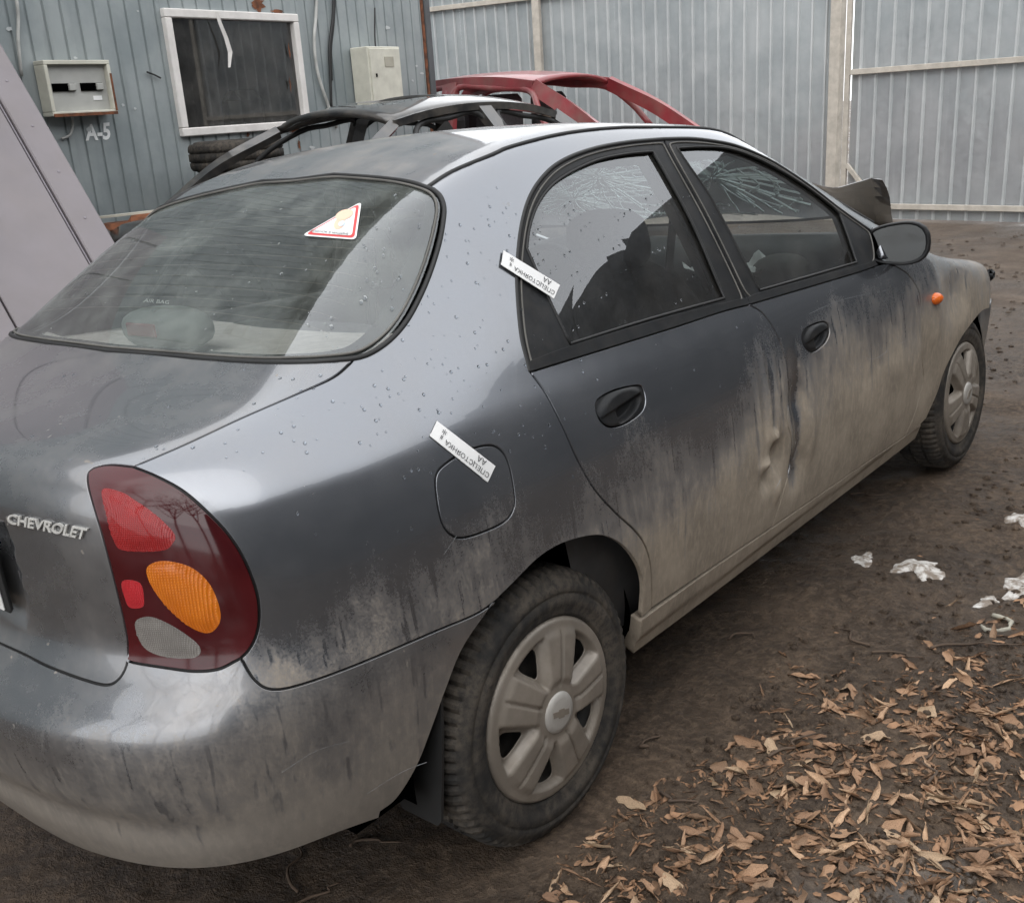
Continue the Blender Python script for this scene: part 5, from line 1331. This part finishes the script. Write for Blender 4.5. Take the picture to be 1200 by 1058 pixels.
    nb_ = len(body); f = [(i*m+k, (i+1)*m+k, (i+1)*m+(k+1) % m, i*m+(k+1) % m) for i in range(nb_-1) for k in range(m)]+[tuple(range(m)), tuple((nb_-1)*m+k for k in range(m))[::-1]]
    mesh('lower_body', v, f, mat, r, True)
    if wheels:
        for (x, y) in ((.72, 0), (-.72, 0), (.72, 2.6), (-.72, 2.6)):
            o = bpy.data.objects.new('tyre', base_parts[0].data); C.objects.link(o); o.parent = r; o.location = (x, y, .289)
    return r
def level_frame(yaw, loc):
    f_ = level((math.sin(yaw), math.cos(yaw), 0)); return frame_matrix(np.cross(f_, UP), f_, UP, loc)
bx_, by_ = -2.72, 2.25
shell('stripped_black_car', 'black car shell with a sunroof and no rear glass, parked by the workshop', M['blackcar'], level_frame(.02, (bx_, by_, ground_z(bx_, by_)+.06)), 1.54, .28, 1.62, .53, (.70, -.42), (.70, 2.15), 1.0,
      [(-.95, .55, .35, .90), (-.88, .74, .28, 1.0), (-.4, .84, .22, 1.05), (.9, .86, .2, 1.0), (2.1, .85, .22, 1.0), (2.9, .80, .25, .86), (3.2, .62, .32, .72)], True, True, .95)
rx_, ry_ = -5.62, 6.62
shell('stripped_red_car', 'faded red car shell without windscreen or doors glass near the fence corner', M['redcar'], level_frame(math.pi/2, (rx_, ry_, ground_z(rx_, ry_)+.38)), 1.44, -.25, 1.52, .60, (.66, -.75), (.68, 2.45), .85,
      [(-1.3, .60, .35, .78), (-1.2, .74, .25, .86), (-.6, .80, .2, .88), (.7, .82, .18, .86), (2.2, .82, .2, .84), (2.7, .76, .25, .78), (2.8, .55, .35, .7)], False, False, .55)
for k, xx in enumerate((-1.0, 1.8)):
    o = MB().box((rx_+xx, ry_, ground_z(rx_, ry_)+.20), (.22, 1.7, .70), bev=.01).build('timber_block', M['wood']); tag(o, 'timber baulk under the red car shell', 'timber', 'baulks under the red car')

# ---- litter on the mud
def leaf_mesh(seed):
    q = rs(seed); L, Wd = 1., q.uniform(.42, .68); n = 7; v = []; curl = q.choice((.6, 1.5, 2.4, 3.6, 5.)); bend = q.uniform(-2.2, 2.2); tw = q.uniform(-1.8, 1.8); lob = q.uniform(.1, .4)
    for i in range(n):
        t = i/(n-1); w_ = Wd*math.sin(math.pi*min(1, t*.93+.05))**.75*(1+lob*math.sin(t*19))/2
        cx, cz = (t-.5)*L, .18*bend*(t-.5)**2; wl, wr = w_*q.uniform(.55, 1.25), w_*q.uniform(.55, 1.25)
        for u in (-1, -.5, 0, .5, 1):
            w_ = wl if u < 0 else wr
            a = u*curl*.55; r = w_/max(.3, curl*.55); y = r*math.sin(a) if curl > .7 else u*w_; z = cz+(r*(1-math.cos(a)) if curl > .7 else .03*u*u)+.07*q.uniform(-1, 1)*(.3+abs(u))
            ca, sa = math.cos(tw*(t-.5)), math.sin(tw*(t-.5)); v.append((cx, y*ca-z*sa, y*sa+z*ca))
    v = np.array(v); v[:, 2] -= v[:, 2].min()
    f = [(i*5+k, (i+1)*5+k, (i+1)*5+k+1, i*5+k+1) for i in range(n-1) for k in range(4)]
    return v, f
protos = []
for k in range(14):
    v, f = leaf_mesh(100+k); me = bpy.data.meshes.new('fallen_leaf'); me.from_pydata([tuple(a) for a in v], [], f); me.materials.append(M['leaf' if k % 3 else 'leaf2']); me.polygons.foreach_set('use_smooth', [True]*len(me.polygons)); protos.append((me, v, f))
def gnd(px, py):
    d = pixdir([(px, py)])[0]; t = -CAM[2]/d[2]; return CAM+d*t
rr = rs(21)
def leafden(px, py):
    d = 0
    for cx, cy, a, b, k in ((1070,845,115,50,1.),(1180,760,60,50,.18),(900,890,80,45,.75),(820,840,60,25,.25),(1080,960,150,110,.8),(900,1000,150,60,.7),(760,1040,90,40,.35),(640,1030,60,25,.25),(720,965,60,40,.16),(800,950,70,50,.28),(770,880,40,30,.10),(690,900,30,30,.05),(885,745,40,12,.25),(1180,880,40,90,.7),(950,800,50,20,.2)):
        d += k*math.exp(-((px-cx)/a)**2-((py-cy)/b)**2)
    cn = float(fbm(np.array([px*.022]), np.array([py*.035]), 3)[0]); return min(1, d*max(0, (cn-.20)*3.4))
spots = []
tries = 0
while len(spots) < 2300 and tries < 90000:
    tries += 1; px, py = rr.uniform(560, 1230), rr.uniform(690, 1075)
    if rr.random() < leafden(px, py): spots.append((px, py))
cands = []
for px, py in spots:
    P = gnd(px, py); 
    if P[0] < .86: continue
    cands.append((P, .014+.050*rr.random()**2.2))
cands.sort(key=lambda c: -c[1]); cands2 = cands[:300]; rest = cands[300:]
for P, sz in cands2:
    me, v, f = rr.choice(protos); o = bpy.data.objects.new('fallen_leaf', me); C.objects.link(o)
    o.location = (P[0], P[1], gz_at(P[0], P[1])-.001); o.rotation_euler = (rr.uniform(-.8, .8), rr.uniform(-.5, .5), rr.uniform(0, 6.28)); o.scale = (sz*rr.uniform(.9, 1.5), sz*rr.uniform(.75, 1.2), sz*rr.uniform(.4, .8))
    tag(o, 'curled dry brown leaf lying on the mud', 'leaf', 'dry leaves fallen on the mud')
lm_ = MB()
for k in range(3200):
    if k < len(rest): P, sz = rest[k]
    else:
        px, py = rr.uniform(560, 1230), rr.uniform(560, 1075)
        if rr.random() > .15+leafden(px, py): continue
        P = gnd(px, py); sz = rr.uniform(.008, .02)
        if P[0] < .84: continue
    _, v, f = rr.choice(protos); a = rr.uniform(0, 6.28); tx = rr.uniform(-.5, .5); ca, sa = math.cos(a), math.sin(a); w_ = v*[sz, sz*.7, sz*.5]
    q = np.c_[w_[:, 0]*ca-w_[:, 1]*sa, w_[:, 0]*sa+w_[:, 1]*ca, w_[:, 2]+w_[:, 1]*tx]; q[:, 2] -= q[:, 2].min()
    lm_.add(q+np.array([P[0], P[1], gz_at(P[0], P[1])-.0015]), f)
lo_ = lm_.build('leaf_litter', M['litter'], None, True); lo_['kind'] = 'stuff'; lo_['label'] = 'small broken leaves and crumbs scattered on the mud'
# clods of mud and grit
cl = MB()
for k in range(1600):
    px, py = rr.uniform(560, 1215), rr.uniform(262, 1075); P = gnd(px, py)
    if P[0] < .86 and -.95 < P[1] < 3.3: continue
    r = rr.uniform(.004, .013)*(1+max(0, P[1])*.10); c = np.array([P[0], P[1], gz_at(P[0], P[1])]); v = []
    for i in range(3):
        for a in range(6):
            th = a*math.pi/3+.3*i; rr_ = r*(1., .85, .35)[i]*rr.uniform(.7, 1.25); v.append(c+np.array([rr_*math.cos(th), rr_*math.sin(th)*.8, r*(-.2, .3, .62)[i]]))
    cl.add(v, [(i*6+a, i*6+(a+1) % 6, i*6+6+(a+1) % 6, i*6+6+a) for i in range(2) for a in range(6)]+[(12, 13, 14, 15, 16, 17)])
co = cl.build('mud_clods', M['ground'], None, True); co['kind'] = 'stuff'; co['label'] = 'small clods of mud and grit strewn over the yard'
# twigs
for k, (px, py, L, a) in enumerate(((1000,748,.13,2.6),(870,745,.10,.3),(1050,770,.14,.1),(1140,760,.20,.35),(930,875,.12,1.2),(1170,985,.16,.9),(795,940,.09,.2),(345,1010,.16,2.4),(370,1045,.12,1.2),(440,990,.10,.6),(1015,578,.10,.0),(1090,905,.12,2.0),(760,870,.07,1.5))):
    P = gnd(px, py); pts = []
    for i in range(6):
        t = (i/5-.5)*L; pts.append((P[0]+t*math.cos(a)+.012*math.sin(i*2.1+k), P[1]+t*math.sin(a)+.012*math.cos(i*1.7+k), gz_at(P[0]+t*math.cos(a), P[1]+t*math.sin(a))+.005))
    o = MB().tube(crv(pts, 3), np.linspace(.004, .0018, 16), 6).build('twig', M['twig'], None, True); tag(o, 'thin dark twig lying on the mud', 'twig', 'twigs on the mud')
# melting snow
for k, (px, py, sx, sy, lab) in enumerate(((1078,667,.062,.075,'largest patch of melting snow, beside the muddy tyre tracks'),(1012,654,.030,.060,'broken patch of melting snow between the car and the largest patch'),(1158,702,.030,.035,'small thin patch of melting snow next to the curled white scrap'),(1197,690,.05,.09,'long patch of melting snow at the edge of the leaf pile'),(1199,608,.05,.05,'rounded lump of white snow on the bare mud'))):
    P = gnd(px, py); q = rs(60+k); v = []; n = 30; ph = [q.uniform(0, 6) for _ in range(6)]; er = lambda a: 1+.30*math.sin(2*a+ph[0])+.22*math.sin(3*a+ph[1])+.16*math.sin(5*a+ph[2])+.12*math.sin(9*a+ph[3])
    rings = (1.0, .92, .75, .5, .25)
    for i, rg in enumerate(rings):
        for j in range(n):
            a = 2*math.pi*j/n; x, y = P[0]+sx*er(a)*rg*math.cos(a), P[1]+sy*er(a)*rg*math.sin(a); v.append((x, y, gz_at(x, y)+(-.004, .001, .003, .004, .005)[i]+.0012*q.uniform(-1, 1)*(i > 0)))
    v.append((P[0], P[1], gz_at(P[0], P[1])+.006)); c_ = len(v)-1
    f = [(i*n+j, i*n+(j+1) % n, (i+1)*n+(j+1) % n, (i+1)*n+j) for i in range(4) for j in range(n)]+[(4*n+j, 4*n+(j+1) % n, c_) for j in range(n)]
    o = mesh('snow_patch', v, f, M['ice'], None, True); tag(o, lab, 'snow')
P = gnd(1166, 733); pts = [(P[0]+.035*math.cos(a)*1.1, P[1]+.045*math.sin(a), gz_at(P[0], P[1])+.006) for a in np.linspace(-2.4, 2.0, 14)]
tag(MB().tube([(a+.004*math.sin(i*2.3), b+.004*math.cos(i*1.9), c) for i, (a, b, c) in enumerate(pts)], [.003+.004*abs(math.sin(i*.9)) for i in range(14)], 6).build('plastic_scrap', M['sack'], None, True), 'curled cream plastic scrap lying on the mud', 'scrap')
P = gnd(1123, 518); tag(MB().box((P[0]+.42, P[1]+.15, gz_at(P[0]+.42, P[1]+.15)+.004), (.09, .02, .006), bev=.002).build('paper_scrap', M['white_paper']), 'thin white paper scrap on wet mud by the front wheel', 'scrap')

# ---- bare trees behind the yard, out of the picture (seen in the door mirror and the paint)
def bare_tree(x, y, h, seed):
    q = rs(seed); tb = MB(); bb = MB()
    def grow(P, d, L, r, lev, tgt):
        pts = [np.array(P)]; dd = np.array(d, float)
        for i in range(5): dd = nrm(dd+np.array([q.uniform(-.16, .16), q.uniform(-.16, .16), .06])); pts.append(pts[-1]+dd*L/5)
        tgt.tube(pts, np.linspace(r, r*.5, 6), 6 if lev < 2 else 4)
        if lev < 3:
            for k in range(5 if lev else 9):
                t = q.uniform(.35, 1.) if lev else q.uniform(.3, 1.); i = min(4, int(t*5)); a = q.uniform(0, 6.28); sd = nrm(dd*.55+np.array([math.cos(a), math.sin(a), q.uniform(.0, .5)])*.8)
                grow(pts[i+1], sd, L*q.uniform(.35, .6), r*.42, lev+1, bb)
    r = tag(empty('bare_tree', (x, y, ground_z(x, y))), 'bare leafless tree standing across the yard from the boot of the grey saloon', 'tree', 'bare trees across the yard')
    grow((0, 0, -.1), (0, 0, 1), h, h*.022, 0, tb); tb.build('trunk', M['bark'], r, True); bb.build('crown', M['bark'], r)
for k, (x, y, h) in enumerate(((1.5, -9.5, 7.), (4.6, -10.5, 8.), (-2.2, -11., 7.5), (7.0, -9.0, 7.))): bare_tree(x, y, h, 80+k)
